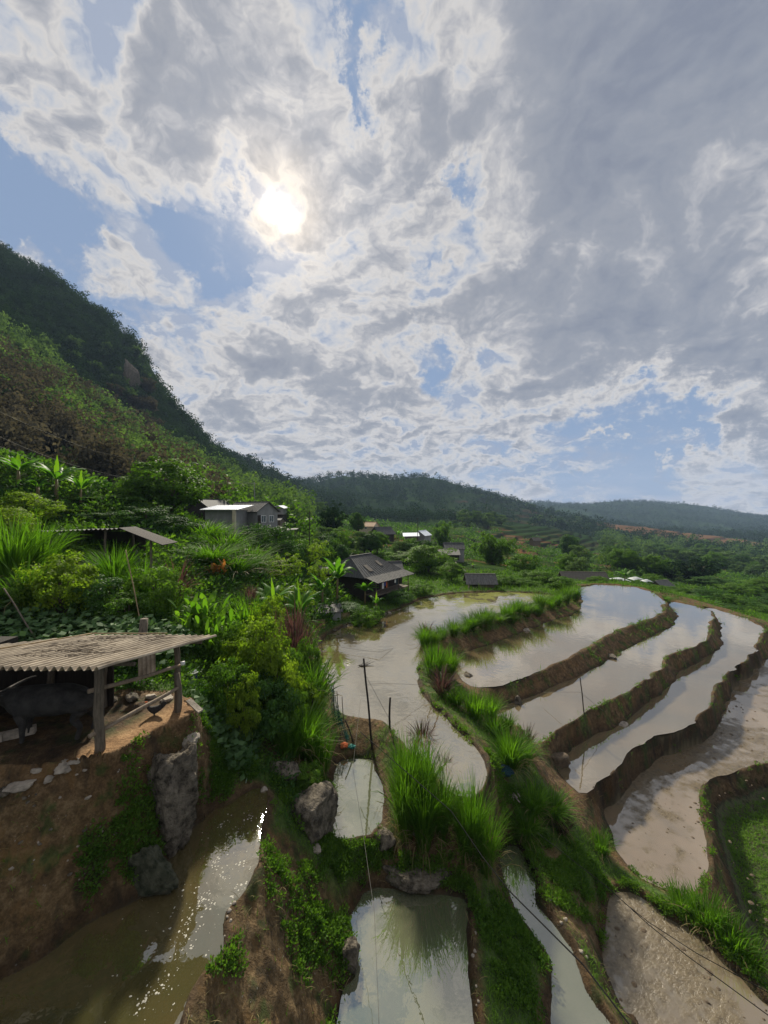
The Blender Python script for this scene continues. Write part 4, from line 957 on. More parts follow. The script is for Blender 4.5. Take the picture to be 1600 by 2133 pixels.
for i, (a, b, c, d, l) in enumerate([
    (905,1405,1345,62,'bright grass clump at the narrow turn of the long pond'),
    (938,1410,1352,48,'bright grass clump beside the muddy corner of the first paddy'),
    (948,1470,1432,52,'low bright grass clump right below the purple clump on the bund'),
    (990,1495,1440,66,'bright grass clump under the left end of the first paddy bund'),
    (1022,1500,1448,52,'grass clump against the left end of the first paddy bund'),
    (1030,1535,1488,48,'low grass clump in the middle of the curved bund'),
    (1062,1600,1525,80,'tall bright grass clump above the dark blue net bundle'),
    (1092,1590,1535,60,'grass clump beside the purple stalks on the bund'),
    (1056,1525,1482,40,'small grass clump at the left corner of the second paddy'),
    (1110,1690,1640,70,'grass clump right of the bundle of dry sticks'),
    (1150,1700,1655,80,'grass clump on the bund at the left corner of the third paddy'),
    (1095,1735,1690,70,'grass clump below the bundle of dry sticks')]):
    putb(['reed_low', 'reed', 'reed_b'][i % 3] if i != 6 else 'reed', a, b, c, d, l, GE)
for a, b, c, d, l in [(922,1450,1385,66,'purple grass clump on the bund between the long pond and the first paddy'),(1098,1570,1505,40,'dark purple stalks at the left corner of the second paddy'),(890,1330,1295,40,'purple grass at the bend of the bund in the long pond'),(880,1560,1500,60,'dark purple grass tips behind the big bright grass clump'),(925,1620,1570,45,'purple grass tips at the right of the big bright grass clump'),(1172,1735,1690,50,'brownish grass tuft on the slope below the bund')]:
    putb('purple', a, b, c, d, l, 'purple grass clumps')
for a, b, c, d, l in [(850,1690,1540,80,'big bright elephant grass clump between the small square pond and the long pond'),(885,1680,1555,75,'right half of the big bright elephant grass stand by the long pond'),(845,1745,1590,85,'front left clump of the big elephant grass stand'),(882,1770,1620,85,'front clump of the big elephant grass stand'),(920,1740,1620,70,'arching clump at the right flank of the big elephant grass stand'),
                      (985,1790,1635,75,'bright elephant grass clump above the near end of the ditch'),(1012,1820,1690,75,'arching elephant grass clump hanging over the ditch'),(968,1790,1665,60,'elephant grass clump left of the one above the ditch')]:
    putb('reed', a, b, c, d, l, 'big elephant grass stand in the foreground')
for a, b, c, d, l in [(1470,1925,1862,90,'bright grass clump on the bund in front of the green seedling field'),(1520,1975,1905,90,'bright grass clump on the bund near the right edge'),(1420,1890,1850,70,'low grass clump on the bund at the tip of the muddy paddy'),(1560,2010,1950,80,'grass clump on the bund at the right edge of the picture'),(1250,1770,1735,60,'small grass clump on the bund along the muddy paddy')]:
    putb('reed_low', a, b, c, d, l, 'grass clumps on the foreground bund')
# ---------------------------------------------------------------- ground cover (nobody could count it)
def scatter_pts(n, xr, lyr, accept):
    """random ground points, evenly spread as seen from the paddies' edge: uniform in bearing and log distance"""
    u = rng.uniform(*xr, n); Y = np.exp(rng.uniform(math.log(lyr[0]+2), math.log(lyr[1]+2), n))-2
    x = u*(Y+2); keep = rng.random(n) < accept(x, Y)
    return x[keep], Y[keep]
GRM = 1-np.clip(earth, 0, 1); GRM *= (straw < .2)
# turf
x, y = scatter_pts(190000, (-1.15, 1.1), (5.5, 62), lambda x, y: samp(GRM, x, y)*(samp(near_pond, x, y) > 0.03)*np.where((x > 2+y*.1) | (samp(left_bund, x, y) > .2), 1, .8))
z = height(x, y); n = len(x); print('turf', n)
G_ = Geo(); s = np.clip(y/22, .5, 2.2)
for b in range(3):
    xx = x+rng.normal(size=n)*.05*s; yy = y+rng.normal(size=n)*.05*s
    ribbons(G_, np.stack([xx, yy, z-.02], 1), rng.uniform(0, 6.28, n), rng.uniform(.10, .34, n)*s*(.5+vnoise(x*1.7, y*1.7, 4)), .016*s*rng.uniform(.8, 2, n), rng.uniform(0, .8, n), rng.uniform(.2, 1.4, n), 2)
tag(G_.build('grass', ML['turf']), 'short green grass covering the bunds and banks', 'grass', kind='stuff')
# leafy undergrowth: little heaps of leaves; denser on the left hillside
def heaps(x, y, size, per, leafL, leafW, squash=.6, lift=.4):
    n = len(x); z = height(x, y); G_ = Geo()
    c = np.repeat(np.stack([x, y, z], 1), per, 0); s = np.repeat(size, per)
    p = norm(rng.normal(size=(n*per, 3))); p[:, 2] = np.abs(p[:, 2])*squash+lift*rng.random(n*per)*.5
    rr = (rng.random(n*per)**.5*s)
    pos = c+p*rr[:, None]
    leaves(G_, pos, norm(p+rng.normal(size=(n*per, 3))*.5), np.repeat(leafL, per)*rng.uniform(.7, 1.3, n*per), np.repeat(leafW, per), np.clip(np.repeat(rng.normal(.5, .25, n), per)+rng.normal(size=n*per)*.15, 0, 1))
    return G_
hill = lambda x, y: (x/y < -0.12-0.10*(y < 14))*(samp(near_pond, x, y) > .5)*(samp(straw, x, y) < .1)*(samp(GRM, x, y) > .25)
x, y = scatter_pts(5200, (-1.2, 0.0), (9, 62), hill)
k = rng.random(len(x)) < .45
for kk, mt, nm, lb in ((k, 'mid', 'undergrowth', 'mixed green undergrowth covering the left hillside'), (~k, 'dark', 'dark_undergrowth', 'dark leafy undergrowth in the hollows of the left hillside')):
    sz = rng.uniform(.02, .045, kk.sum())*y[kk]
    tag(heaps(x[kk], y[kk], sz, 46, sz*.28, sz*.15).build(nm, ML[mt]), lb, 'undergrowth', kind='stuff')
# small-leaved weeds on bunds and steep banks in the foreground
WEED = [(-1.85,12.2,1.3),(-1.6,10.8,.6),(-2.0,8.5,.6),(-1.2,8.6,.7),(-1.0,9.2,.5),(3.2,9.6,.9),(3.3,8.6,.9),(2.9,10.6,.9),(2.0,10.6,.8),(4.6,13.6,1.2),(5.6,13.0,1.2),(6.6,12.5,1.2),(7.6,12.2,1),(3.9,14.2,1.0),(-4.5,9.1,.5),(-3.9,10.6,.9),(-3.4,11.6,.9),(-4.0,9.9,.6),(-2.9,6.6,.5),(-3.2,5.8,.6),(-1.3,10.6,.5),(-.5,11,.5),(9.0,11.2,.9),(8.3,11.6,.9),(10,10.6,.9),(-5.6,7.7,.5),(-4.9,8.3,.7),(-5.2,8.4,.9),(-4.6,10.6,.8),(-4.2,10.3,.7),(-4.3,11.2,.9),(-3.8,11.9,.7),(-4.9,11.0,.6),(-5.4,8.0,.7),(-4.6,8.9,.7),(-4.3,9.6,.8),(-1.3,7.8,.6),(-2.6,9.0,.4),(-2.9,6.9,.4),(1.0,10.7,.6),(.3,10.9,.5),(1.7,10.3,.5),(-1.5,9.6,.6),(5.2,11.9,.9),(-.1,11.2,.4)]
xs, ys_ = [], []
for (cx, cy, r) in WEED:
    n = int(330*r*r); a = rng.uniform(0, 6.28, n); q = r*np.sqrt(rng.random(n)); xs.append(cx+np.cos(a)*q); ys_.append(cy+np.sin(a)*q)
x = np.concatenate(xs); y = np.concatenate(ys_); ok = (samp(near_pond, x, y) > .12) & (vnoise(x*2.2, y*2.2, 5) > .40) & (samp(straw, x, y) < .1)
x, y = x[ok], y[ok]; n = len(x)
sz = rng.uniform(.07, .16, n)
tag(heaps(x, y, sz, 26, np.full(n, .065), np.full(n, .04), 1.0, 1.3).build('weeds', ML['mid']), 'small-leaved weeds and creepers on the earth banks', 'weeds', kind='stuff')
# squash vines above the pen roof
x = rng.uniform(-16.5, -7.2, 2600); y = 12.3+rng.random(2600)*2.6; 
G_ = Geo(); n = len(x); zz = height(x, y)
p = np.stack([x, y, zz+rng.uniform(.15, .7, n)], 1); a = rng.uniform(0, 6.28, n)
d = norm(np.stack([np.cos(a), np.sin(a)-.4, rng.normal(size=n)*.25], 1))
leaves(G_, p, d, .24*rng.uniform(.6, 1.2, n), .26, up=np.tile(np.array([0, -.3, 1.0]), (n, 1)))
x = rng.uniform(-5.6, -4.0, 420); y = 10.9+rng.random(420)*1.6; n = 420; a = rng.uniform(0, 6.28, n)
leaves(G_, np.stack([x, y, height(x, y)+rng.uniform(.05, .5, n)], 1), norm(np.stack([np.cos(a), np.sin(a)-.4, rng.normal(size=n)*.25], 1)), .2*rng.uniform(.6, 1.2, n), .22, up=np.tile(np.array([0, -.3, 1.0]), (n, 1)))
tag(G_.build('squash_vines', ML['vine']), 'grey-green squash vine leaves sprawling behind the buffalo pen', 'vines', kind='stuff')
# rice seedlings in the lowest field
x = rng.uniform(12.5, 24, 9000); y = rng.uniform(10.5, 19.5, 9000)
ok = samp(mud, x, y) > .5; ok &= poly_sdf(POLY['F'], x, y) < -.2
x, y = x[ok], y[ok]; n = len(x); G_ = Geo()
for b in range(5): ribbons(G_, np.stack([x+rng.normal(size=n)*.05, y+rng.normal(size=n)*.05, height(x, y)], 1), rng.uniform(0, 6.28, n), rng.uniform(.12, .26, n), .02, rng.uniform(.2, 1.0, n), rng.uniform(.2, 1.2, n), 2)
tag(G_.build('seedlings', ML['turf']), 'low green seedlings covering the muddy field at the right', 'seedlings', kind='stuff')

# ---------------------------------------------------------------- far woods
def wood(name, label, mat, n, ur, yr, accept, hh, per, leafk=.16, seedw=1.0, tall=1.0):
    x, y = scatter_pts(n, ur, yr, accept); z = height(x, y); n = len(x); print(name, n)
    s = rng.uniform(*hh, n)*np.clip(y/260, .75, 2.0)
    G_ = Geo(); NL = 4; pl = max(6, per//NL)
    # each tree: a few rounded lobes whose leaves lie on the lobe's outside
    lc = rng.normal(size=(n, NL, 3))*np.array([.17, .17, .20*tall]); lc[:, :, 2] += .48*tall; lc = lc*s[:, None, None]+np.stack([x, y, z], 1)[:, None]
    lr = rng.uniform(.16, .30, (n, NL))*s[:, None]
    c = np.repeat(lc.reshape(-1, 3), pl, 0); r = np.repeat(lr.reshape(-1), pl)[:, None]; S = np.repeat(s, NL*pl)
    p = norm(rng.normal(size=(len(c), 3))+np.array([0, 0, .25]))
    pos = c+p*r*np.array([1, 1, 1.15])*rng.uniform(.75, 1.12, (len(c), 1))
    d = norm(np.cross(p, rng.normal(size=p.shape))+np.array([0, 0, -.45]))
    tr_ = np.repeat(rng.normal(.5, .30, n), NL*pl)+np.repeat(rng.normal(0, .12, n*NL), pl)+rng.normal(size=len(c))*.08
    leaves(G_, pos, d, S*leafk*rng.uniform(.6, 1.3, len(c)), S*leafk*.62, np.clip(tr_, 0, 1), up=p)
    tag(G_.build(name, ML[mat]), label, 'wood', kind='stuff')
def patch_at(x, y, cx, cy, rx, ry): return 1.0*(np.hypot((x-cx)/rx, (y-cy)/ry) < 1)
pyf = lambda x, y: 1066.5-height(x, y)/y*800
pxf = lambda x, y: 800+x/y*800
nf = lambda x, y: fbm(x/28, y/28, 3, 77)
M = lambda x, y: (pxf(x, y) < 640)
line = lambda x, y: np.interp(pxf(x, y), [-300, 0, 100, 220, 330, 420, 500, 580, 660], [540, 690, 760, 865, 925, 970, 1005, 1032, 1040])
wood('mountain_forest', 'dark blue-green forest clinging to the steep upper mountain', 'shade_toned', 6500, (-1.3, -.22), (150, 560), lambda x, y: M(x, y)*(pyf(x, y) < line(x, y)+8)*(1-1.0*(np.hypot((pxf(x, y)-268)/16, (pyf(x, y)-800)/34) < 1)), (5, 9.5), 80, .13)
wood('slope_bamboo', 'green feathery bamboo wood on the middle slope of the mountain', 'grey', 2600, (-1.3, -.15), (85, 420), lambda x, y: M(x, y)*(pyf(x, y) >= line(x, y)-6)*((pyf(x, y) < np.interp(pxf(x, y), [0, 300, 420], [800, 960, 1000])) | (nf(x, y) > .0)), (7, 11), 80, .13, tall=1.25)
wood('brown_bamboo', 'brownish dry bamboo covering the lower slope of the mountain', 'brown', 1800, (-1.3, -.42), (60, 150), lambda x, y: (pyf(x, y) > np.interp(pxf(x, y), [0, 150, 300, 450], [740, 830, 925, 990]))*(nf(x, y) < .28)*(y > 62), (7, 11), 110, .11, tall=1.3)
wood('lower_slope_wood', 'pale green wood along the foot of the mountain', 'mid', 1300, (-1.3, -.15), (58, 330), lambda x, y: (pyf(x, y) > np.interp(pxf(x, y), [0, 150, 300, 450, 640], [760, 850, 940, 990, 1015]))*(nf(x, y) > .12)*M(x, y)*((pxf(x, y) > 270) | (pyf(x, y) < 900)), (6, 9), 90, .12, tall=1.15)
hillm = lambda x, y: (pxf(x, y) > 560)*np.where(samp(terr, x, y) < .35, 1, np.where((y < 750) & (x > 40), .12, .35))*(1-.5*(y > 1200))
wood('hill_woods', 'blue-green woods on the middle hill and its flanks', 'shade_toned', 7000, (-.3, 1.1), (330, 1100), lambda x, y: hillm(x, y)*(fbm(x/120, y/120, 3, 6) > -.3)*(1-patch_at(x, y, 470, 600, 125, 190)), (4, 9), 40, .18)
wood('far_ridge_woods', 'hazy woods on the far ridge', 'shade_toned', 6000, (.22, 1.25), (1100, 2100), lambda x, y: (fbm(x/200, y/200, 3, 6) > -.25)*1.0, (4, 7), 26, .24)
wood('valley_woods', 'mixed green woods in the valley right of the paddies', 'grey', 1900, (.3, 1.3), (95, 460), lambda x, y: (samp(terr, x, y) < .45)*(pxf(x, y) > 1090)*(fbm(x/40, y/40, 3, 16) > -.05)*(1-patch_at(x, y, 470, 600, 125, 190)), (6, 10), 90, .12)
# shrubs and crops between the plots
x, y = scatter_pts(7000, (-.35, 1.15), (46, 260), lambda x, y: (samp(near_pond, x, y) > 2)*(fbm(x/9, y/9, 3, 99) > .05)*(samp(slope, x, y) < 1.3))
sz = rng.uniform(.007, .016, len(x))*y
k = rng.random(len(x)) < .4
tag(heaps(x[k], y[k], sz[k], 34, sz[k]*.34, sz[k]*.2).build('plot_shrubs', ML['mid']), 'shrubs and crops lining the small plots around the village', 'shrubs', kind='stuff')
tag(heaps(x[~k], y[~k], sz[~k], 34, sz[~k]*.34, sz[~k]*.2).build('dark_plot_shrubs', ML['dark']), 'darker bushes between the small plots around the village', 'shrubs', kind='stuff')

x, y = scatter_pts(26000, (.02, 1.15), (11, 55), lambda x, y: (samp(crf, x, y) > .5)*(fbm(x*.9, y*.9, 3, 44) > .08))
sz = rng.uniform(.05, .13, len(x))
tag(heaps(x, y, sz, 14, np.full(len(x), .09), np.full(len(x), .035), 1.0, 1.2).build('bund_weeds', ML['mid']), 'scattered weeds growing on the mud bunds of the paddies', 'weeds', kind='stuff')

x, y = scatter_pts(16000, (-1.1, .9), (5.5, 20), lambda x, y: (samp(earth, x, y) > .5)*(samp(near_pond, x, y) > .08)*(samp(slope, x, y) > .3)*(fbm(x, y, 3, 12) > -.05))
n = len(x); G_ = Geo()
ribbons(G_, np.stack([x, y, height(x, y)-.01], 1), rng.uniform(0, 6.28, n), rng.uniform(.08, .32, n), .010, rng.uniform(.5, 1.4, n), rng.uniform(.5, 2.0, n), 3)
tag(G_.build('dry_roots', ML['straw']), 'dry roots and dead stalks hanging out of the bare earth banks', 'roots', kind='stuff')
# ---------------------------------------------------------------- buildings
MM = {
 'concrete': plain('grey_render', (0.23, 0.23, 0.225), 0.85, .18, 1.5, stretch=(1, 1, .5)),
 'white_metal': plain('white_sheet_metal', (0.72, 0.75, 0.80), 0.35, .08, 2, spec=.5, bump=.05),
 'slate': plain('grey_fibre_roof', (0.055, 0.057, 0.058), 0.75, .45, 2.2, stretch=(1, 3, 1)),
 'roofgrey': plain('weathered_roof', (0.115, 0.112, 0.104), 0.8, .4, 2.5, stretch=(3, 1, 1)),
 'thatch': plain('thatch', (0.13, 0.115, 0.095), 0.95, .45, 6, stretch=(4, .6, 1), bump=1.0),
 'darkwood': plain('dark_timber', (0.030, 0.024, 0.019), 0.85, .4, 4, stretch=(6, 6, .5), bump=.6),
 'wood': plain('weathered_wood', (0.14, 0.115, 0.085), 0.85, .4, 5, stretch=(5, 5, .6), bump=.8),
 'bamboo': plain('dry_bamboo', (0.30, 0.22, 0.12), 0.6, .35, 5, stretch=(2, 2, .4)),
 'cream': plain('cream_wall', (0.50, 0.44, 0.32), 0.85, .15, 2),
 'orange_roof': plain('faded_orange_roof', (0.42, 0.28, 0.17), 0.8, .25, 3),
 'rock': plain('grey_rock', (0.080, 0.066, 0.046), 0.95, .8, 4.5, bump=3.0, col2=(0.24, 0.205, 0.155)),
 'mossrock': plain('mossy_rock', (0.020, 0.035, 0.010), 0.95, .6, 5, bump=1.5, col2=(0.09, 0.09, 0.06)),
 'palerock': plain('pale_stone', (0.29, 0.25, 0.20), 0.85, .35, 6, bump=.7),
 'rust': plain('corrugated_sheet', (0.27, 0.215, 0.15), 0.8, .35, 2.6, stretch=(1, .5, 1), bump=.4, col2=(0.46, 0.385, 0.285)),
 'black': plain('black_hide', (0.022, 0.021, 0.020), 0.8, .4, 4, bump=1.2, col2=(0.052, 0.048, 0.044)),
 'horn': plain('horn', (0.06, 0.055, 0.048), 0.5, .3),
 'tarp': plain('pale_tarpaulin', (0.34, 0.37, 0.37), 0.5, .15, 2),
 'white': plain('white_plastic', (0.70, 0.70, 0.68), 0.45, .12, 8, bump=.05),
 'blue': plain('blue_print', (0.05, 0.07, 0.30), 0.5, .3, 20, bump=.02),
 'orange': plain('orange_cloth', (0.62, 0.15, 0.05), 0.8, .3, 8),
 'teal': plain('teal_cloth', (0.02, 0.16, 0.13), 0.8, .3, 8),
 'navy': plain('dark_blue_net', (0.012, 0.045, 0.060), 0.9, .5, 20, bump=1),
 'cable': plain('black_cable', (0.012, 0.012, 0.012), 0.9, .2, spec=.05),
 'twine': plain('grey_twine', (0.16, 0.15, 0.13), 0.8, .2),
 'glass': plain('dark_window', (0.05, 0.07, 0.07), 0.15, .2, spec=.6, bump=0),
 'green_hose': plain('pale_green_hose', (0.20, 0.27, 0.18), 0.5, .2),
 'foam': plain('white_foam', (0.40, 0.38, 0.32), 0.6, .2, 20),
 'mudlump': plain('mud_clods', (0.095, 0.068, 0.042), 0.7, .4, 8, bump=1),
}
class BX:
    def __init__(s): s.bm = bmesh.new()
    def box(s, x0, x1, y0, y1, z0, z1, M_=None):
        v = [s.bm.verts.new(c) for c in ((x0,y0,z0),(x1,y0,z0),(x1,y1,z0),(x0,y1,z0),(x0,y0,z1),(x1,y0,z1),(x1,y1,z1),(x0,y1,z1))]
        for f in ((3,2,1,0),(4,5,6,7),(0,1,5,4),(1,2,6,5),(2,3,7,6),(3,0,4,7)): s.bm.faces.new([v[i] for i in f])
        if M_ is not None: bmesh.ops.transform(s.bm, matrix=M_, verts=v)
        return s
    def beam(s, a, b, w=.08, h=None, r=0.0, sides=0):
        a, b = Vector(a), Vector(b); d = b-a; q = d.to_track_quat('Z', 'Y').to_matrix().to_4x4(); Mx = Matrix.Translation(a)@q; h = h or w
        if sides:
            n0 = max(2, int(d.length/.35)); vs = []
            rw = random.random()*10
            for i in range(n0+1):
                t = i/n0; off = Vector((mnoise.noise((rw, t*2.5, 0))*w*.5, mnoise.noise((rw, 5, t*2.5))*w*.5, 0)) if r else Vector((0, 0, 0))
                vs.append([s.bm.verts.new(Mx@(Vector((math.cos(6.283*k/sides)*w*.5*(1-.15*t), math.sin(6.283*k/sides)*w*.5*(1-.15*t), t*d.length))+off)) for k in range(sides)])
            for i in range(n0):
                for k in range(sides): s.bm.faces.new((vs[i][k], vs[i][(k+1) % sides], vs[i+1][(k+1) % sides], vs[i+1][k]))
            s.bm.faces.new(vs[0][::-1]); s.bm.faces.new(vs[-1])
        else: s.box(-w/2, w/2, -h/2, h/2, 0, d.length, Mx)
        return s
    def slab(s, pts, th=.05):
        """a flat roof sheet with thickness from its top corners"""
        n = (Vector(pts[1])-Vector(pts[0])).cross(Vector(pts[-1])-Vector(pts[0])).normalized()
        if n.z < 0: n = -n
        t = [s.bm.verts.new(p) for p in pts]; b = [s.bm.verts.new(Vector(p)-n*th) for p in pts]; k = len(pts)
        s.bm.faces.new(t); s.bm.faces.new(b[::-1])
        for i in range(k): s.bm.faces.new((t[i], b[i], b[(i+1) % k], t[(i+1) % k]))
        return s
    def prism(s, prof, x0, x1):
        """profile in (y, z) run along x"""
        a = [s.bm.verts.new((x0, y, z)) for y, z in prof]; b = [s.bm.verts.new((x1, y, z)) for y, z in prof]; k = len(prof)
        s.bm.faces.new(a[::-1]); s.bm.faces.new(b)
        for i in range(k): s.bm.faces.new((a[i], a[(i+1) % k], b[(i+1) % k], b[i]))
        return s
    def build(s, name, mat, parent=None, smooth=False):
        bmesh.ops.recalc_face_normals(s.bm, faces=s.bm.faces)
        me = bpy.data.meshes.new(name); s.bm.to_mesh(me); s.bm.free(); me.materials.append(MM[mat] if isinstance(mat, str) else mat)
        if smooth:
            for p in me.polygons: p.use_smooth = True
        o = bpy.data.objects.new(name, me); C.objects.link(o)
        if parent: o.parent = parent
        return o
def corrugated(bm, o, ex, ey, W, L, pitch=.18, amp=.03, th=.012, n=None, sag=0.0, ends=None):
    """corrugated sheet: o corner, ex across the waves (length W), ey along them (length L)"""
    o, ex, ey = Vector(o), Vector(ex).normalized(), Vector(ey).normalized(); nn = ex.cross(ey).normalized()
    if nn.z < 0: nn = -nn
    cols = int(W/pitch*8); rws = 8; top = []; bot = []
    for i in range(cols+1):
        s = i*W/cols; t0, t1 = ends(s) if ends else (0, L)
        a, b = [], []
        for j in range(rws+1):
            t = t0+(t1-t0)*j/rws
            h = math.sin(s/pitch*2*math.pi)*amp+mnoise.noise((s*1.1, t*1.1, 3))*sag+(.018*(j % 3 == 2))*0
            p = o+ex*s+ey*t+nn*h
            a.append(bm.verts.new(p)); b.append(bm.verts.new(p-nn*th))
        top.append(a); bot.append(b)
    for i in range(cols):
        for j in range(rws):
            bm.faces.new((top[i][j], top[i+1][j], top[i+1][j+1], top[i][j+1])); bm.faces.new((bot[i][j+1], bot[i+1][j+1], bot[i+1][j], bot[i][j]))
        for j in (0, rws): bm.faces.new((top[i][j], top[i+1][j], bot[i+1][j], bot[i][j]))
    for i in (0, cols):
        for j in range(rws): bm.faces.new((top[i][j], top[i][j+1], bot[i][j+1], bot[i][j]))
def roof_ridges(b, pts_a, pts_b, n, th=.04):
    for i in range(n+1):
        t = i/n; a = Vector(pts_a[0]).lerp(Vector(pts_a[1]), t); c = Vector(pts_b[0]).lerp(Vector(pts_b[1]), t)
        b.beam(a+Vector((0, 0, .01)), c+Vector((0, 0, .01)), th, th*.6)
def gable(name, label, cat, x, y, z, rot, L, W, wh, rh, ov, wall, roof, group=None, windows=(), door=None, lines=0, open_=False, stilts=0):
    root = empty(name, (x, y, z), label, cat, group, rot)
    if not open_:
        w = BX().box(-L/2, L/2, -W/2, W/2, -1.2, wh); w.prism([(-W/2, wh), (W/2, wh), (0, wh+rh)], -L/2, L/2); w.build('wall', wall, root)
    else:
        for sx in (-1, 1):
            for sy in (-1, 1): BX().beam((sx*L*.45, sy*W*.45, -.4), (sx*L*.45, sy*W*.45, wh), .12).build('post', 'wood', root)
    k = rh/(W/2)
    r = BX()
    for s in (-1, 1):
        e = s*(W/2+ov); pts = [(-L/2-ov, 0, wh+rh+.06), (L/2+ov, 0, wh+rh+.06), (L/2+ov, e, wh-ov*k+.06), (-L/2-ov, e, wh-ov*k+.06)]
        if s < 0: pts = pts[::-1]
        r.slab(pts, .06)
        if lines: roof_ridges(r, ((-L/2-ov, 0, wh+rh+.07), (L/2+ov, 0, wh+rh+.07)), ((-L/2-ov, e, wh-ov*k+.07), (L/2+ov, e, wh-ov*k+.07)), lines)
    r.beam((-L/2-ov, 0, wh+rh+.08), (L/2+ov, 0, wh+rh+.08), .14, .08)
    r.build('roof', roof, root)
    for (side, u, zz, w_, h_) in windows:
        M_ = Matrix.Translation({'f': (u, -W/2, zz), 'r': (L/2, u, zz), 'l': (-L/2, u, zz)}[side])@Matrix.Rotation({'f': 0, 'r': R(90), 'l': R(-90)}[side], 4, 'Z')
        wn = BX().box(-w_/2, w_/2, -.03, .02, 0, h_, M_).build('window', 'glass', root)
        fb = BX()
        for (a, b_, c, d) in ((-w_/2-.06, w_/2+.06, h_, h_+.06), (-w_/2-.06, w_/2+.06, -.06, 0), (-w_/2-.06, -w_/2, 0, h_), (w_/2, w_/2+.06, 0, h_), (-.02, .02, 0, h_)): fb.box(a, b_, -.06, .03, c, d, M_)
        fb.build('frame', 'white', wn)
    if door:
        side, u, w_, h_ = door
        M_ = Matrix.Translation({'f': (u, -W/2, 0), 'r': (L/2, u, 0)}[side])@Matrix.Rotation({'f': 0, 'r': R(90)}[side], 4, 'Z')
        BX().box(-w_/2, w_/2, -.04, .02, 0, h_, M_).build('door', 'darkwood', root)
    return root
def W3p(px, py, Y): return Vector(wpt(px, py, Y))

# stilt house by the pond
ang = math.atan2(5.0, 3.42)
root = empty('stilt_house', (-.76, 36, -7.85), 'large dark timber stilt house with a grey roof on the shore of the long pond', 'house', None, ang)
Lh = 6.1; ez = 1.25
b = BX().box(.1, Lh-.1, 1.25, 6.2, -1.1, ez+.25); b.build('wall', 'darkwood', root)
b = BX().box(0, Lh, .0, 1.25, -.10, 0); b.build('deck', 'wood', root)
rb = BX(); rr = [(.9, 3.9, 3.35), (Lh-1.6, 3.9, 3.35)]
rb.slab([(-.45, 1.0, ez+.30), (Lh+.35, 1.0, ez+.30), rr[1], rr[0]], .07)
rb.slab([rr[0], rr[1], (Lh+.35, 6.8, ez+.30), (-.45, 6.8, ez+.30)], .07)
rb.slab([(-.45, 1.0, ez+.30), rr[0], (-.45, 6.8, ez+.30)], .07); rb.slab([(Lh+.35, 1.0, ez+.30), (Lh+.35, 6.8, ez+.30), rr[1]], .07)
roof_ridges(rb, ((-.40, 1.0, ez+.31), (Lh+.30, 1.0, ez+.31)), (rr[0], rr[1]), 16, .045)
rb.beam(rr[0], rr[1], .16, .1)
ro = rb.build('roof', 'slate', root)
rb = BX().slab([(-.2, -.35, ez-.02), (Lh+.5, -.35, ez-.02), (Lh+.5, 1.35, ez+.42), (-.2, 1.35, ez+.42)], .05)
roof_ridges(rb, ((-.2, -.35, ez-.01), (Lh+.5, -.35, ez-.01)), ((-.2, 1.35, ez+.43), (Lh+.5, 1.35, ez+.43)), 20, .04)
rb.build('porch_roof', 'roofgrey', root)
for xx in (.1, 2.1, 4.0, Lh-.1): BX().beam((xx, .05, -1.5), (xx, .05, ez), .11, sides=7, r=1).build('post', 'wood', root)
for xx in (.1, 2.1, 4.0, Lh-.1): BX().beam((xx, 1.3, -1.3), (xx, 1.3, -.1), .13).build('stilt', 'darkwood', root)
BX().beam((.1, .05, .42), (Lh, .05, .42), .05).beam((.1, .05, .2), (Lh, .05, .2), .03).build('railing', 'wood', root)
BX().box(2.5, 3.2, 1.2, 1.25, 0, 1.1).build('door', 'wood', root)
for i, (xx, m_) in enumerate(((1.2, 'white'), (1.55, 'blue'), (1.9, 'orange'), (3.4, 'white'), (3.7, 'navy'))):
    BX().box(xx, xx+.26, .10, .12, .42+.25*(i % 2), 1.0).build('hanging_cloth', m_, root)
BX().beam((.1, .11, 1.0), (4.0, .11, 1.0), .015).build('clothes_line', 'cable', root)
for (u0, v0, w_, l_) in ((1.2, .2, .6, .3), (3.6, .35, .5, .25)):
    f_ = lambda u, v: (u, 1.0+2.9*v, ez+.33+(3.35-ez-.30)*v+.05)
    BX().slab([f_(u0, v0), f_(u0+w_, v0), f_(u0+w_, v0+l_), f_(u0, v0+l_)], .03).build('roof_patch', 'thatch', root)
b = BX()
for i in range(16): b.beam((4.4+random.uniform(-.6, .6), .5+random.uniform(-.3, .3), -1.05+.05*(i//4)), (5.4+random.uniform(-.5, .5), .6+random.uniform(-.3, .4), -.95+.05*(i//4)), .05)
tag(b.build('firewood', 'wood'), 'heap of sticks stacked under the deck of the stilt house', 'firewood').matrix_world = Matrix.Translation((-.76, 36, -7.75))@Matrix.Rotation(ang, 4, 'Z')

def at(px, Y): return (px-800)/800*Y
def zat(py, Y): return -(py-1066.5)/800*Y
gable('small_house', 'small dark roofed house directly behind the right end of the stilt house', 'house', at(812, 47), 47, zat(1192, 47), R(8), 2.6, 2.6, .55, .7, .15, 'darkwood', 'slate', lines=8)
gable('hut', 'small weathered hut roof among the plants left of the stilt house', 'hut', at(672, 41), 41, zat(1195, 41), R(10), 1.9, 1.7, .5, .25, .15, 'wood', 'roofgrey')
gable('grey_barn', 'small grey barn with a pale sheet roof at the far shore of the long pond', 'barn', at(1000, 45.5), 45.5, zat(1229, 45.5), R(-3), 2.9, 2.0, 1.1, .75, .35, 'wood', 'roofgrey', lines=12, door=('f', -.9, .9, .8))
gable('two_tier_barn', 'grey two-tiered barn left of the bright round bamboo clump', 'barn', at(945, 74), 74, zat(1158, 74), R(-4), 3.6, 3.2, 1.5, 1.0, .15, 'concrete', 'slate', lines=8)
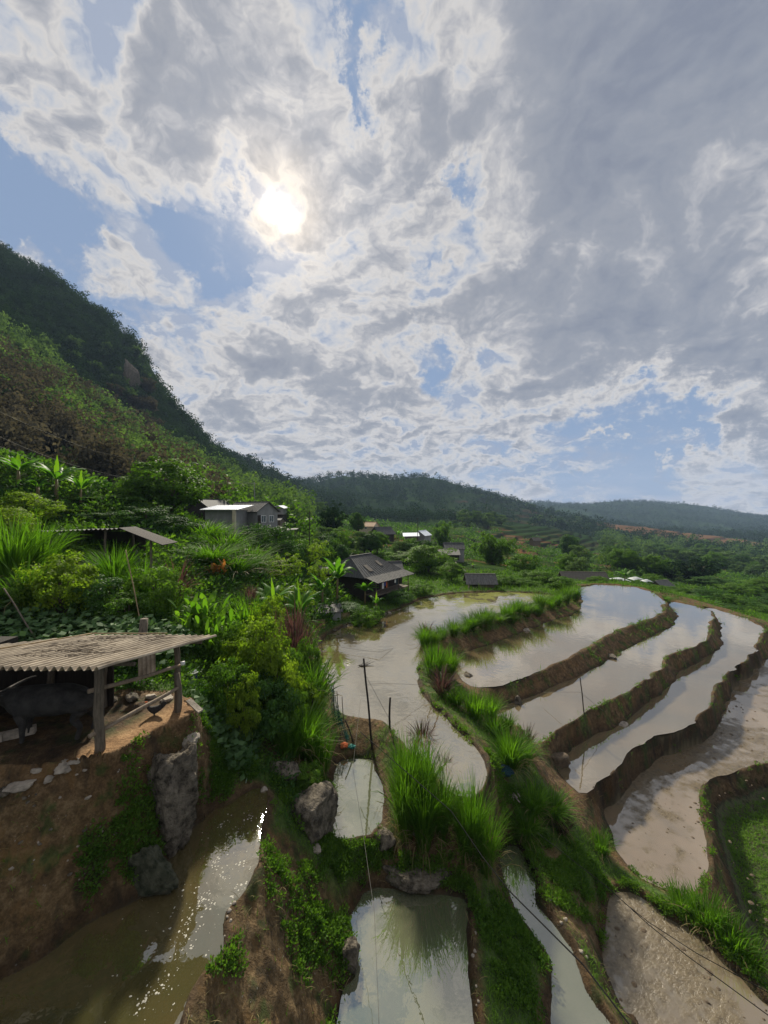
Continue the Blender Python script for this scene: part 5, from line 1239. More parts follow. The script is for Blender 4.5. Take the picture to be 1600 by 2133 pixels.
o = empty('lean_to', (at(936, 70), 70, zat(1161, 70)), 'low grey lean-to roof in front of the two-tiered barn', 'shed', None, R(-4))
BX().box(-1.8, 1.8, 0, 1.6, -.5, .4).build('wall', 'darkwood', o); BX().slab([(-2.0, -.5, .5), (2.0, -.5, .5), (2.0, 1.9, 1.25), (-2.0, 1.9, 1.25)]).build('roof', 'roofgrey', o)
gable('open_shelter', 'small open shelter with a steep gable between the grey barns', 'shelter', at(951, 60), 60, zat(1194, 60), R(85), 2.6, 2.4, .5, .95, .25, 'wood', 'thatch', open_=True)
gable('cream_house', 'far cream house with a faded orange roof behind the village terraces', 'house', at(768, 120), 120, zat(1104, 120), R(-25), 5.2, 3.8, 1.3, 1.2, .3, 'cream', 'orange_roof', windows=(('f', 0, .4, .7, .6),))
gable('hipped_house', 'far dark timber house with a wide grey gabled roof left of the white roofs', 'house', at(797, 106), 106, zat(1119, 106), R(35), 4.6, 4.4, 1.2, 1.6, .5, 'darkwood', 'slate')
gable('white_roofed_house', 'far house with a pale blue-white metal roof below the hill', 'house', at(880, 112), 112, zat(1121, 112), R(60), 4.6, 3.4, 1.0, 1.2, .3, 'concrete', 'white_metal')
o = empty('white_shed', (at(857, 108), 108, zat(1121, 108)), 'low shed with a bright white flat roof left of the white-roofed house', 'shed')
BX().box(-1.8, 1.8, -1.2, 1.2, -.6, .5).build('wall', 'wood', o); BX().slab([(-2.4, -1.6, .6), (2.2, -1.6, .7), (2.2, 1.6, 1.5), (-2.4, 1.6, 1.4)]).build('roof', 'white_metal', o)
gable('thatched_longhouse', 'long thatched roof just beyond the far edge of the first paddy', 'house', at(1214, 60), 60, zat(1218, 60), R(-6), 6.2, 3.2, .7, 1.25, .35, 'wood', 'thatch')
gable('thatched_hut', 'small thatched hut right of the long thatched roof', 'hut', at(1277, 60), 60, zat(1222, 60), R(-8), 2.2, 2.0, .5, .55, .25, 'wood', 'thatch')
gable('far_hut', 'grey hut roof between the white tarpaulins and the large dark bamboo', 'hut', at(1378, 66), 66, zat(1224, 66), R(20), 2.6, 2.2, .4, .8, .3, 'wood', 'roofgrey')
gable('long_low_shed', 'long low grey shed on the far rim below the large dark bamboo clump', 'shed', at(1430, 58), 58, zat(1254, 58), R(-10), 4.6, 1.6, .55, .55, .25, 'wood', 'thatch')
gable('brown_hut', 'tiny hut at the upper edge of the terraces in the valley', 'hut', at(1115, 150), 150, zat(1130, 150), R(15), 3, 2.5, .9, 1, .3, 'wood', 'thatch')
for (px, py, Y, w_, l) in ((1290, 1208, 62, 2.2, 'largest pale tarpaulin spread right of the thatched hut'), (1325, 1206, 66, 1.7, 'white tarpaulin in the middle of the three'), (1347, 1211, 66, 1.3, 'smallest bluish-white tarpaulin at the right')):
    bm_ = bmesh.new(); bmesh.ops.create_grid(bm_, x_segments=14, y_segments=10, size=1)
    for v in bm_.verts: v.co = Vector((v.co.x*w_*.6, v.co.y*w_*.55, .45*(1-v.co.x**2*.8)*(1-v.co.y**2*.6)+.08*mnoise.noise(v.co*3)))
    o_ = BX(); o_.bm.free(); o_.bm = bm_; t_ = o_.build('tarpaulin', 'tarp', None, True); t_.location = (at(px, Y), Y, zat(py, Y)-.1); tag(t_, l, 'tarpaulin', 'tarpaulins beyond the paddies')

# hut on the pond corner with fence
o = empty('lean_to_hut', (at(683, 31), 31, zat(1292, 31)), 'small lean-to hut with a patched grey roof at the near corner of the long pond', 'hut', None, R(12))
BX().box(.35, 1.0, -.55, .8, -.5, .72).build('wall', 'concrete', o)
BX().box(-1.0, .3, .1, .8, -.5, .6).build('back_wall', 'darkwood', o)
for sx in (-.95,): BX().beam((sx, -.6, -.5), (sx, -.6, .65), .07).build('post', 'wood', o)
r_ = BX(); corrugated(r_.bm, (-1.25, -.75, .74), (1, 0, .04), (0, 1, .16), 2.4, 1.7, .16, .02, sag=.05); r_.build('roof', 'roofgrey', o)
b = BX()
for i in range(11): b.beam((i*.085, 0, -.3), (i*.085+.01, 0, .42+.05*random.random()), .05, sides=5)
b.beam((-.05, .03, .25), (.95, .03, .25), .03)
f_ = tag(b.build('bamboo_fence', 'bamboo'), 'short bamboo fence leaning at the right side of the lean-to hut', 'fence'); f_.location = (at(712, 31), 31, zat(1290, 31)); f_.rotation_euler = (0, 0, R(50))
b = BX()
for i in range(13): b.beam((i*.085, 0, -.3), (i*.085+.01, 0, .35+.05*random.random()), .06, sides=5)
f_ = tag(b.build('wattle_fence', 'bamboo'), 'brown wattle fence at the left front of the lean-to hut', 'fence'); f_.location = (at(648, 28), 28, zat(1304, 28)); f_.rotation_euler = (0, 0, R(25))

# grey houses on the hillside
Yc = 48.0
o = empty('grey_house', (at(462, Yc), Yc, zat(1108, Yc)), 'grey rendered house with a white sheet metal roof on the left hillside', 'house', None, R(-6))
BX().box(-2.2, 1.9, 0, 4, -2.5, 2.75).build('wall', 'concrete', o)
r_ = BX(); r_.slab([(-2.6, -.5, 2.8), (2.4, -.5, 2.8), (2.6, 3.4, 3.4), (-2.4, 3.4, 3.4)], .05); roof_ridges(r_, ((-2.6, -.5, 2.81), (2.4, -.5, 2.81)), ((-2.4, 3.4, 3.41), (2.6, 3.4, 3.41)), 18, .035); r_.build('roof', 'white_metal', o)
BX().box(1.6, 1.95, -.45, -.1, -2.6, 2.75).build('pillar', 'cream', o)
gable('gabled_house', 'long grey house with a gabled dark roof and white-framed windows beside the white-roofed one', 'house', at(525, 53), 53, zat(1097, 53), R(-33), 6.4, 3.4, 2.2, 1.15, .3, 'concrete', 'roofgrey', windows=(('r', -.7, .7, .7, .8), ('r', .6, .7, .7, .8)), door=('r', -1.4, .5, 1.6), lines=20)
gable('dark_roofed_house', 'house of which only the dark gable roof shows left behind the white metal roof', 'house', at(440, 56), 56, zat(1085, 56), R(75), 5, 4.6, 1.6, 1.5, .4, 'darkwood', 'slate')
o = empty('lookout_hut', (at(580, 58), 58, zat(1088, 58)), 'small two-storey hut with a bright white folded roof at the end of the grey houses', 'hut', None, R(-5))
BX().box(-1.0, 1.0, -.8, .8, -1, 1.2).build('wall', 'darkwood', o); BX().box(-1.0, 1.0, -.8, .8, 1.2, 2.05).build('upper_wall', 'concrete', o)
r_ = BX(); zz = [2.45, 2.2, 2.5, 2.1]
for i in range(3): r_.slab([(-1.4+i*.9, -1.2, zz[i]), (-1.4+(i+1)*.9, -1.2, zz[i+1]), (-1.4+(i+1)*.9, 1.2, zz[i+1]+.1), (-1.4+i*.9, 1.2, zz[i]+.1)], .04)
r_.build('roof', 'white_metal', o)
BX().box(-1.15, 1.15, -1.25, -.8, 1.15, 1.2).build('balcony', 'wood', o)
gable('plank_shed', 'brown plank shed leaning against the right gable of the grey house', 'shed', at(577, 54), 54, zat(1098, 54), R(-10), 1.6, 1.4, 1.0, .3, .15, 'wood', 'slate')
o = empty('work_platform', (at(607, 47), 47, zat(1132, 47)), 'small platform on posts at the edge of the terrace right of the grey houses', 'platform')
BX().slab([(-.75, -.5, 1.7), (.75, -.5, 1.75), (.75, .6, 1.85), (-.75, .6, 1.8)], .08).build('top', 'roofgrey', o)
for sx in (-.4, .45): BX().beam((sx, 0, -.6), (sx, 0, 1.68), .12).build('post', 'wood', o)
def pole(px, y0, y1, Y, d, label, mat='wood', name='utility_pole', px1=None, cat='pole', wires=True):
    a = W3p(px if px1 is None else px1, y1, Y); c = W3p(px, y0, Y); c.z = min(c.z, gz(c.x, c.y)-.2)
    o = empty(name, c, label, cat); BX().beam((0, 0, 0), a-c, d, sides=8, r=1).build('pole', mat, o, True)
    if wires: BX().beam(a-c+Vector((-.35, 0, -.25)), a-c+Vector((.35, 0, -.25)), .07).build('crossarm', mat, o)
    return a
p1 = pole(530, 1045, 1004, 62, .16, 'pale utility pole rising behind the ridge of the gabled grey house', 'concrete')
p2 = pole(645, 1165, 1064, 44, .12, 'tall dark wooden pole standing on the terrace above the pond', 'darkwood')
p3 = pole(870, 1124, 1078, 105, .16, 'wooden utility pole by the far white-roofed houses', 'darkwood')
pole(823, 1175, 1128, 80, .10, 'thin pole on the terraces behind the stilt house', 'darkwood', wires=False)

# open shed with the wavy roof on the hillside
Ys = 22.0
o = empty('hillside_shed', (at(215, Ys), Ys, zat(1162, Ys)), 'open shed with a wavy sheet roof among the reeds on the left hillside', 'shed')
zr = zat(1099, Ys)-o.location.z; X0 = at(80, Ys)-o.location.x; X1 = at(252, Ys)-o.location.x; X2 = at(345, Ys)-o.location.x; zr2 = zat(1134, Ys)-o.location.z
r_ = BX(); corrugated(r_.bm, (X0, -.2, zr-.22), (X1-X0, 0, .18), (0, 1, -.05), (X1-X0), 3.2, .26, .035, sag=.03); r_.build('roof', 'roofgrey', o)
r_ = BX(); r_.slab([(X1-.02, -.15, zr), (X2, -.3, zr2), (X2, 1.3, zr2+.04), (X1-.02, 1.3, zr+.02)], .04); r_.build('side_roof', 'darkwood', o)
for (xx, yy, h_) in ((.05, .1, zr-.06), (at(310, Ys)-o.location.x, .2, zr2+.35), (X0+.5, .3, zr-.3), (.05, 2.6, zr-.1), (X0+.5, 2.7, zr-.4)): BX().beam((xx, yy, -.6), (xx, yy, h_), .14, sides=7, r=1).build('post', 'wood', o)
BX().beam((X0+.2, .2, zr-.32), (X1, .2, zr-.1), .09).beam((X1, .2, zr-.1), (X2, .2, zr2-.05), .08).build('beam', 'darkwood', o)
BX().box(X0+.2, X1-.3, 2.75, 2.8, -.4, zr-.35).build('back_wall', 'darkwood', o)
bm_ = bmesh.new(); bmesh.ops.create_icosphere(bm_, subdivisions=3, radius=1)
for v in bm_.verts: v.co = Vector((v.co.x*.20, v.co.y*.16, v.co.z*.42-(.10 if v.co.z < 0 else 0)))*(1+.25*mnoise.noise(v.co*2.2)); v.co.x *= (1 if v.co.z < 0 else .45); v.co.y *= (1 if v.co.z < 0 else .45)
q = BX(); q.bm.free(); q.bm = bm_; t_ = q.build('sack', plain('dark_sack', (.03, .03, .036), .7), None, True); t_.location = W3p(285, 1162, Ys+.1); tag(t_, 'dark sack hanging under the roof of the open hillside shed', 'sack')

# ---------------------------------------------------------------- the buffalo pen
FR = Vector((-5.65, 7.6, -3.11)); BR = Vector((-4.65, 10.7, -3.44)); FLd = Vector((-1, .01, 0))
root = empty('buffalo_pen', (-6.4, 8.5, -5.3), 'open pen with a sloping corrugated roof on rough posts at the left', 'pen'); O_ = root.location.copy()
ey = (BR-FR); Lr = ey.length; ex = Vector((-1, .015, .004))
def ends(s):
    # the far left end of the sheet is cut short
    return (mnoise.noise((s*2.5, 0, 0))*.03, Lr*(1-.06*min(1, s/3.3)) if s < 3.35 else max(.6, Lr*.94-(s-3.35)*1.15))
r_ = BX(); corrugated(r_.bm, FR-O_, ex, ey, 5.6, Lr, .17, .044, sag=.03, ends=ends); r_.build('roof', 'rust', root)
def rz(x, y):                       # height of the roof's underside at a place
    return FR.z+(y-FR.y)*(BR.z-FR.z)/(BR.y-FR.y)-.05
posts = [(-6.32, 8.52, .21), (-5.58, 10.35, .17), (-9.2, 8.4, .2), (-9.0, 10.35, .18), (-7.6, 10.4, .16)]
for (xx, yy, d_) in posts: BX().beam(Vector((xx, yy, -5.6))-O_, Vector((xx, yy, rz(xx, yy)))-O_, d_, sides=9, r=1).build('post', 'wood', root, True)
b = BX()
b.beam(Vector((-10.8, 8.45, rz(0, 8.45)-.08))-O_, Vector((-5.5, 8.5, rz(0, 8.5)-.08))-O_, .11, sides=7, r=1).beam(Vector((-9.4, 10.35, rz(0, 10.35)-.07))-O_, Vector((-4.9, 10.35, rz(0, 10.35)-.07))-O_, .10, sides=7, r=1)
for xx in (-6.3, -7.4, -8.5): b.beam(Vector((xx-.2, 7.8, rz(0, 7.8)-.0))-O_, Vector((xx+.6, 10.4, rz(0, 10.4)))-O_, .07, sides=6, r=1)
b.build('roof_beams', 'wood', root, True)
for (a_, c_) in (((-6.45, 8.38, zat(1440, 8.38)), (-5.45, 10.25, zat(1386, 10.25))), ((-6.42, 8.36, zat(1534, 8.36)), (-5.42, 10.22, zat(1430, 10.22)))):
    BX().beam(Vector(a_)-O_, Vector(c_)-O_, .105, sides=8, r=1).build('rail', plain('bare_pole', (.22, .17, .12), .7, .3, 4, stretch=(4, 4, 1)), root, True)
BX().box(-3.6, -1.0, 1.98, 2.03, -.1, 1.72).build('back_wall', 'darkwood', root)  # boards added at the back to keep the pen interior dark
BX().box(-4.6, -3.6, -.3, 2.0, -.1, 1.9).build('side_wall', 'darkwood', root)
# stub post with a rail end, right
BX().beam(Vector((-5.46, 10.18, -5.5))-O_, Vector((-5.46, 10.18, -4.25))-O_, .17, sides=7, r=1).build('stub_post', 'wood', root, True)
b = BX()
b.beam((-8.9, 8.55, -3.1), (-7.75, 10.2, -3.22), .035, sides=6, r=1).beam((-7.75, 10.2, -3.22), (-5.9, 10.45, -3.3), .03, sides=6, r=1)
tag(b.build('bamboo_cane', 'bamboo', None, True), 'long bamboo cane lying along the back edge of the pen roof', 'cane')
b = BX()
for i in range(46):
    a_ = Vector((random.uniform(-8.2, -6.0), random.uniform(8.3, 10.4), 0)); a_.z = rz(0, a_.y)+.10
    t_ = random.gauss(.25, .5); l_ = random.uniform(.3, 1.1); c_ = a_+Vector((math.cos(t_)*l_, math.sin(t_)*l_*.6, 0)); c_.y = min(c_.y, 10.5); c_.z = rz(0, c_.y)+.10+random.uniform(0, .05)
    if c_.x < -5.3: b.beam(a_, c_, .012, sides=4, r=1)
tag(b.build('dry_vines', 'wood', None), 'dry vines and twigs scattered over the corrugated pen roof', 'vines', kind='stuff')

# water buffalo: one body grown over a joint chain
def skin_body(name, joints, bones, mat, sub=2, parent=None, label=None, cat=None):
    me = bpy.data.meshes.new(name); me.from_pydata([j[:3] for j in joints], bones, []); me.update()
    o = bpy.data.objects.new(name, me); C.objects.link(o)
    sk = o.modifiers.new('skin', 'SKIN'); sk.use_smooth_shade = True
    for i, j in enumerate(joints):
        r0 = j[3]; me.skin_vertices[0].data[i].radius = (r0 if not hasattr(r0, '__len__') else r0[0], r0 if not hasattr(r0, '__len__') else r0[1])
    me.skin_vertices[0].data[0].use_root = True
    sb = o.modifiers.new('sub', 'SUBSURF'); sb.levels = sub; sb.render_levels = sub
    dg = bpy.context.evaluated_depsgraph_get(); ev = o.evaluated_get(dg); m2 = bpy.data.meshes.new_from_object(ev)
    o.modifiers.clear(); old = o.data; o.data = m2; bpy.data.meshes.remove(old); m2.name = name; m2.materials.clear(); m2.materials.append(MM[mat])
    for p in m2.polygons: p.use_smooth = True
    if parent: o.parent = parent
    return tag(o, label, cat)
def buffalo():
    J = []; Bn = []
    def ch(pts, start=None):
        prev = start
        for p in pts:
            J.append(p); 
            if prev is not None: Bn.append((prev, len(J)-1))
            prev = len(J)-1
        return prev
    # spine, rump (x=+) to head (x=-)
    ch([(.78, 0, .98, (.27, .27)), (.45, 0, .95, (.33, .36)), (.05, 0, .90, (.37, .40)), (-.35, 0, .93, (.34, .38)), (-.68, 0, 1.0, (.27, .31)), (-.95, 0, 1.05, (.19, .22)), (-1.18, 0, 1.02, (.16, .18)), (-1.40, -.03, .90, (.12, .13)), (-1.56, -.04, .78, (.09, .095))])
    for s in (-1, 1):
        ch([(.70, s*.20, .72, .16), (.60+.05*s, s*.22, .50, .10), (.76+.05*s, s*.22, .33, .062), (.70+.05*s, s*.22, .12, .052), (.67+.05*s, s*.22, .03, .065)], 0)
        ch([(-.60, s*.20, .72, .14), (-.58-.07*s, s*.21, .46, .085), (-.60-.07*s, s*.21, .32, .065), (-.60-.07*s, s*.21, .12, .048), (-.62-.07*s, s*.21, .03, .062)], 4)
    ch([(1.02, 0, .95, .035), (1.08, 0, .70, .022), (1.06, .02, .45, .028)], 0)
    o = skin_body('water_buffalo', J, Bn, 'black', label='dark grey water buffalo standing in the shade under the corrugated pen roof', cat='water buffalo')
    for s in (-1, 1):
        G_ = Geo(); t = np.linspace(0, 1, 10); tube(G_, np.stack([-1.12+.42*t**1.4, s*(.13+.42*np.sin(t*2.2)), 1.13+.18*t], 1), np.linspace(.05, .012, 10), 7); 
        h_ = G_.build('horn', MM['horn'], o, True)
        bm_ = bmesh.new(); bmesh.ops.create_uvsphere(bm_, u_segments=10, v_segments=7, radius=1); bmesh.ops.scale(bm_, vec=(.05, .15, .07), verts=bm_.verts); bmesh.ops.translate(bm_, vec=(-1.10, s*.30, 1.02), verts=bm_.verts); q = BX(); q.bm.free(); q.bm = bm_; q.build('ear', 'black', o, True)
    return o
bf = buffalo(); bf.location = (-7.72, 8.98, -5.28); bf.rotation_euler = (0, 0, R(8)); bf.scale = (.98, .98, .98)

def hen(loc, rz_, s, mat, label, group=None):
    J = [(.0, 0, .13, (.075, .085)), (-.09, 0, .14, (.065, .07)), (.09, 0, .15, (.055, .06)), (.14, 0, .22, (.03, .03)), (.16, 0, .28, (.032, .034)), (.20, 0, .275, (.010, .010)), (-.17, 0, .20, (.03, .06)), (-.22, 0, .27, (.012, .05)), (.0, .035, .05, .018), (.0, .04, .0, .008), (.0, -.035, .05, .018), (.0, -.04, .0, .008)]
    o = skin_body('hen', J, [(0, 1), (0, 2), (2, 3), (3, 4), (4, 5), (1, 6), (6, 7), (0, 8), (8, 9), (0, 10), (10, 11)], mat, 2, None, label, 'hen')
    bm_ = bmesh.new(); bmesh.ops.create_cube(bm_, size=1); bmesh.ops.scale(bm_, vec=(.05, .008, .03), verts=bm_.verts); bmesh.ops.translate(bm_, vec=(.165, 0, .32), verts=bm_.verts)
    q = BX(); q.bm.free(); q.bm = bm_; q.build('comb', 'orange', o)
    o.location = loc; o.rotation_euler = (0, 0, rz_); o.scale = (s, s, s); return o
h0 = hit(322, 1490); hen((h0.x, h0.y, h0.z), R(200), 1.15, plain('hen_black', (.02, .02, .022), .6) if False else 'black', 'small black hen resting on the straw between the two pen posts')
# stones, slabs and boulders
def rock(px, py, w_, label, mat='rock', sx=1.0, sy=.8, sz=.7, Y=None, seed=None, sink=.35, group=None, name='rock', up=0, cat='rock', rz_=None, sub=4):
    p = hit(px, py) if Y is None else Vector((at(px, Y), Y, gz(at(px, Y), Y)))
    seed = seed if seed is not None else px; r = w_*p.y/800/2
    bm_ = bmesh.new(); bmesh.ops.create_icosphere(bm_, subdivisions=sub, radius=1)
    pr = random.Random(seed*7.7+1); pls = [(Vector((pr.gauss(0, 1), pr.gauss(0, 1), pr.gauss(0, .8))).normalized(), pr.uniform(.52, .85)) for _ in range(13)]
    for v in bm_.verts:
        c = v.co.copy()
        for n_1, d_1 in pls:
            e_ = c.dot(n_1)-d_1
            if e_ > 0: c -= n_1*e_*.93
        c *= 1.2; d = 1+.18*mnoise.noise(c*1.1+Vector((seed, 0, 0)))+.09*mnoise.noise(c*2.9+Vector((seed, 3, 0)))+.08*abs(mnoise.noise(c*7+Vector((seed, 7, 0))))+.05*mnoise.noise(c*15+Vector((seed, 7, 0)))
        vd = mnoise.voronoi(c*1.9+Vector((seed, 1, 1)))[0]; d *= .90+.22*min(.5, vd[1]-vd[0])
        v.co = Vector((c.x*sx, c.y*sy, c.z*sz))*d*r
    q = BX(); q.bm.free(); q.bm = bm_; o = q.build(name, mat, None, True); o.location = (p.x, p.y+r*sy*.5, p.z+r*sz*(1-2*sink)+up); o.rotation_euler = (0, 0, random.uniform(0, 6) if rz_ is None else rz_)
    return tag(o, label, cat, group)
RK = [(645,1735,115,'large slanting grey boulder between the brown pond and the small square pond','rock',.95,1.3,.75),(590,1625,70,'grey boulder under the left side of the grass mound','rock',.9,.8,.7),
 (345,1722,158,'tall rugged grey boulder in the bank under the buffalo pen','rock',.8,.55,1.5),(300,1855,100,'dark mossy boulder at the foot of the bank in the brown pond','mossrock',1.1,.6,1.2),
 (862,1848,110,'long flat rock face at the far edge of the green pond below the grass','rock',1.3,.5,.30),(728,2015,55,'brown lump of rock at the left edge of the green pond','rock',.7,.8,1.0),
 (982,1425,36,'dark rock standing in the muddy corner of the first paddy','rock',1,.8,.8),(1080,1478,26,'dark stone at the foot of the first paddy bund','rock',.6,.6,1.3),
 (648,1752,24,'rounded pale stone on the ledge below the slanting boulder','palerock',1,.8,.7),(658,1770,26,'flat white stone below the rounded pale stone','palerock',1.1,.7,.4),
 (797,1762,60,'grey rock at the near right corner of the small square pond','rock',.9,.8,.6),(1195,1345,16,'small stone stuck in the first paddy bund','rock',1,1,.8),
 (1275,1372,24,'dark stone jutting from the foot of the first paddy bund','rock',1.2,.7,.5),(1098,1318,18,'pale stone on the muddy face under the grass row','palerock',1,.8,.8),
 (1330,1498,20,'small stone at the foot of the second paddy bund','rock',1,.8,.6),(1300,1520,26,'pale stone in a notch of the second paddy bund','palerock',1,.8,.7),(1162,1600,60,'dark clod at the left end of the second paddy bund','mudlump',1.2,.8,.6),
 (360,1600,34,'brown stone beside the top of the rugged boulder','rock',1,.8,.7),(392,1560,44,'rounded stone at the right end of the pen floor','palerock',.9,.8,.7),(290,1430,26,'stone lying behind the pen rails','palerock',1,.8,.6),
 (270,1458,34,'long mossy stone on the edge of the pen straw','rock',1.3,.7,.5),(310,1455,26,'flat stone on the back edge of the pen straw','palerock',1.2,.7,.4),(345,1462,30,'pale stone near the right pen post','palerock',1.2,.7,.4),(232,1462,26,'small grey stone at the back of the straw','rock',1.2,.7,.4),
 (125,1608,44,'pale grey angular slab on the bank below the pen','palerock',1.1,.8,.45),(98,1628,26,'small pale stone next to the angular slab','palerock',1.1,.8,.5),(40,1642,56,'broad pale slab on the bank at the left edge','palerock',1.2,.8,.4),(8,1655,30,'grey stone at the very left edge below the pen','rock',1,.8,.6),(75,1612,22,'small stone above the broad pale slab','palerock',1.1,.8,.5),(150,1595,20,'small stone right of the angular slab','palerock',1.1,.8,.5),
 (548,1650,16,'small pale stone at the head of the brown pond','palerock',1,.8,.7),(860,1738,22,'pale stone under the big elephant grass','palerock',1,.8,.7),(500,1480,22,'pale stone in the weeds right of the pen','palerock',1,.8,.7),(485,1500,18,'smaller pale stone in the weeds right of the pen','palerock',1,.8,.7),
 (668,1378,40,'dark rock at the left shore of the long pond','rock',1,.8,.6),(905,1252,14,'pale stone on the far shore of the long pond','palerock',1,.8,.6)]
for (a, b, c, l, m_, sx, sy, sz) in RK: rock(a, b, c, l, m_, sx, sy, sz, rz_=0 if c > 50 else None, sub=5 if c > 80 else 4)
for i in range(44):
    px = random.uniform(0, 400); py = random.uniform(1600, 1860)-max(0, px-250)*.2
    p = hit(px, py)
    if p.z > -7.8: rock(px, py, random.uniform(5, 14), 'small stone embedded in the brown bank under the buffalo pen', random.choice(['rock', 'palerock']), 1, .8, .6, seed=i*2.7, group='small stones in the bank under the pen', sub=2, sink=.45)
rock(268, 0, 44, 'pale bare rock face in the dark forest of the upper mountain', 'rock', .7, .5, 1.7, Y=float(ys[np.argmax((height((268-800)/800*ys, ys) > -(800-1066.5)/800*ys) & (ys > 150))]), sink=.35, name='cliff', cat='cliff', sub=5, rz_=0)
# stones along the shore of the long pond: alike
for i in range(46):
    t = random.random(); px = 690+t*220; py = 1318-62*t**.8+random.uniform(-4, 5)
    p = hit(px, py)
    rock(px, py, random.uniform(5, 13), 'stone in the rubble along the shore below the stilt house', random.choice(['rock', 'palerock']), 1, .9, .6, seed=i*3.1, group='shore stones below the stilt house', sub=2)
for i in range(26):
    a = [(1262, 1884, 1300, 2075), (521, 1665, 440, 2010), (975, 1880, 982, 2100), (1120, 1850, 1230, 2040)][i % 4]; t = random.random()
    rock(a[0]+(a[2]-a[0])*t+random.uniform(-6, 8)+12, a[1]+(a[3]-a[1])*t, random.uniform(5, 11), 'small stone lying along the edge of a foreground pond', 'palerock', 1, .9, .6, seed=i*5.3, group='small stones along the foreground bunds', sub=2)

# ---------------------------------------------------------------- poles, nets, strings, cables
def stick(px0, py0, px1, py1, d, label, name='pole', mat='darkwood', Y=None, cat='pole', group=None, lean=0.0):
    p = hit(px0, py0) if Y is None else W3p(px0, py0, Y)
    top = W3p(px1, py1, p.y+lean)
    o = BX().beam(p-Vector((0, 0, .35)), top, d, sides=8, r=1).build(name, mat, None, True)
    tag(o, label, cat, group); return top, p
t1, _ = stick(778, 1560, 757, 1372, .085, 'tall leaning dark pole standing on the bank beside the long pond')
t2, _ = stick(812, 1535, 812, 1453, .09, 'short dark post in the long pond right of the tall leaning pole', Y=15.6)
t3, _ = stick(1219, 1492, 1208, 1412, .06, 'thin pole stuck in the bund of the second paddy')
stick(755, 1500, 700, 1497, .05, 'stick lying across the dirt bank above the small square pond', lean=0, cat='stick', name='stick')
stick(742, 1545, 720, 1500, .06, 'stick propped diagonally against the dirt bank', cat='stick', name='stick')
for i, (a, b, c, d) in enumerate([(697,1500,695,1428),(706,1505,702,1440),(716,1500,712,1452),(672,1402,670,1335),(686,1460,684,1395)]):
    stick(a, b, c, d, .035, ['leftmost green net stake at the edge of the long pond','second green net stake beside the leftmost','third green net stake near the dirt bank','thin stake at the rocky corner of the long pond','thin stake between the net and the rocky corner'][i], 'stake', 'darkwood', cat='stake', group='stakes along the left shore of the long pond')
stick(905, 1462, 890, 1440, .04, 'broken stick leaning out of the water at the bend of the bund', 'stick', 'wood', cat='stick')
stick(95, 1340, 8, 1225, .05, 'bare wooden stake leaning at the left edge above the squash leaves', 'stake', 'wood', Y=13.2, cat='stake')
stick(300, 1320, 262, 1145, .045, 'long leaning yellow cane in front of the hillside shrubs', 'cane', 'bamboo', Y=15, cat='cane')
stick(298, 1330, 300, 1290, .28, 'short pale tree stump behind the pen roof', 'stump', 'wood', Y=12.4, cat='stump')
def line(pts, d, label, name='string', mat='twine', cat='string', sag=0.0, group=None):
    pts = [Vector(p) for p in pts]; out = []
    for a, b_ in zip(pts[:-1], pts[1:]):
        for k in range(12): t = k/12; q = a.lerp(b_, t); q.z -= sag*4*t*(1-t); out.append(q)
    out.append(pts[-1]); G_ = Geo(); tube(G_, np.array([tuple(p) for p in out]), d/2, 5)
    return tag(G_.build(name, MM[mat], None, True), label, cat, group)
line([t1-Vector((0, 0, .5)), t2-Vector((-.05, 0, 1.0))], .014, 'cord running from the tall pole down to the short post')
line([W3p(1133, 1442, 22), t3-Vector((0, 0, .75)), hit(1256, 1482)], .016, 'string tied to the thin pole on the second paddy bund')
line([hit(650, 1335), W3p(790, 1358, 24), hit(890, 1325)], .018, 'string hanging low over the far half of the long pond', sag=.1)
line([W3p(757, 1425, 17), W3p(888, 1428, 19)], .014, 'string stretched over the middle of the long pond', sag=-.05)
line([hit(976, 1388)+Vector((0, 0, .4)), hit(1042, 1424)+Vector((0, 0, .1))], .016, 'string over the corner of the first paddy')
CG = 'overhead cables in the foreground'
line([(-0.9, 14.5, -8.3), W3p(940, 1690, 9.0), W3p(1005, 1785, 7.9), W3p(1060, 1855, 7.2), W3p(1130, 1925, 6.5), W3p(1215, 2010, 5.8), W3p(1310, 2133, 5.0), W3p(1500, 2400, 3.6)], .024, 'thick black cable crossing the ditch from the elephant grass to the bottom edge', 'cable', 'cable', 'cable', .0, CG)
line([W3p(1120, 1735, 10.2), W3p(1270, 1852, 8.6), W3p(1350, 1925, 7.8), W3p(1430, 1990, 7.2), W3p(1610, 2122, 6.2)], .016, 'black cable over the muddy field reaching the right edge lower down', 'cable', 'cable', 'cable', .0, CG)
line([W3p(1300, 1880, 8.3), W3p(1350, 1920, 8.0), W3p(1450, 1985, 7.4), W3p(1620, 2078, 6.6)], .014, 'upper thin black cable over the muddy field parting towards the right edge', 'cable', 'cable', 'cable', .0, CG)
line([W3p(752, 1450, 14), W3p(735, 1600, 11.5), W3p(757, 1740, 10.2), W3p(780, 1900, 8.7), W3p(790, 2140, 7.2)], .010, 'thin string passing over the small square pond and the green pond')
WG = 'overhead wires before the mountain'
line([W3p(-120, 875, 20), W3p(0, 910, 24), W3p(150, 968, 34), W3p(300, 1003, 46), p1-Vector((.35, 0, .25))], .02, 'brightest overhead wire crossing before the brown bamboo slope', 'wire', 'twine', 'wire', .1, WG)
line([W3p(-120, 885, 22), W3p(0, 930, 26), W3p(150, 985, 38), p1-Vector((-.35, 0, .25))], .02, 'lower overhead wire crossing before the brown bamboo slope', 'wire', 'twine', 'wire', .1, WG)
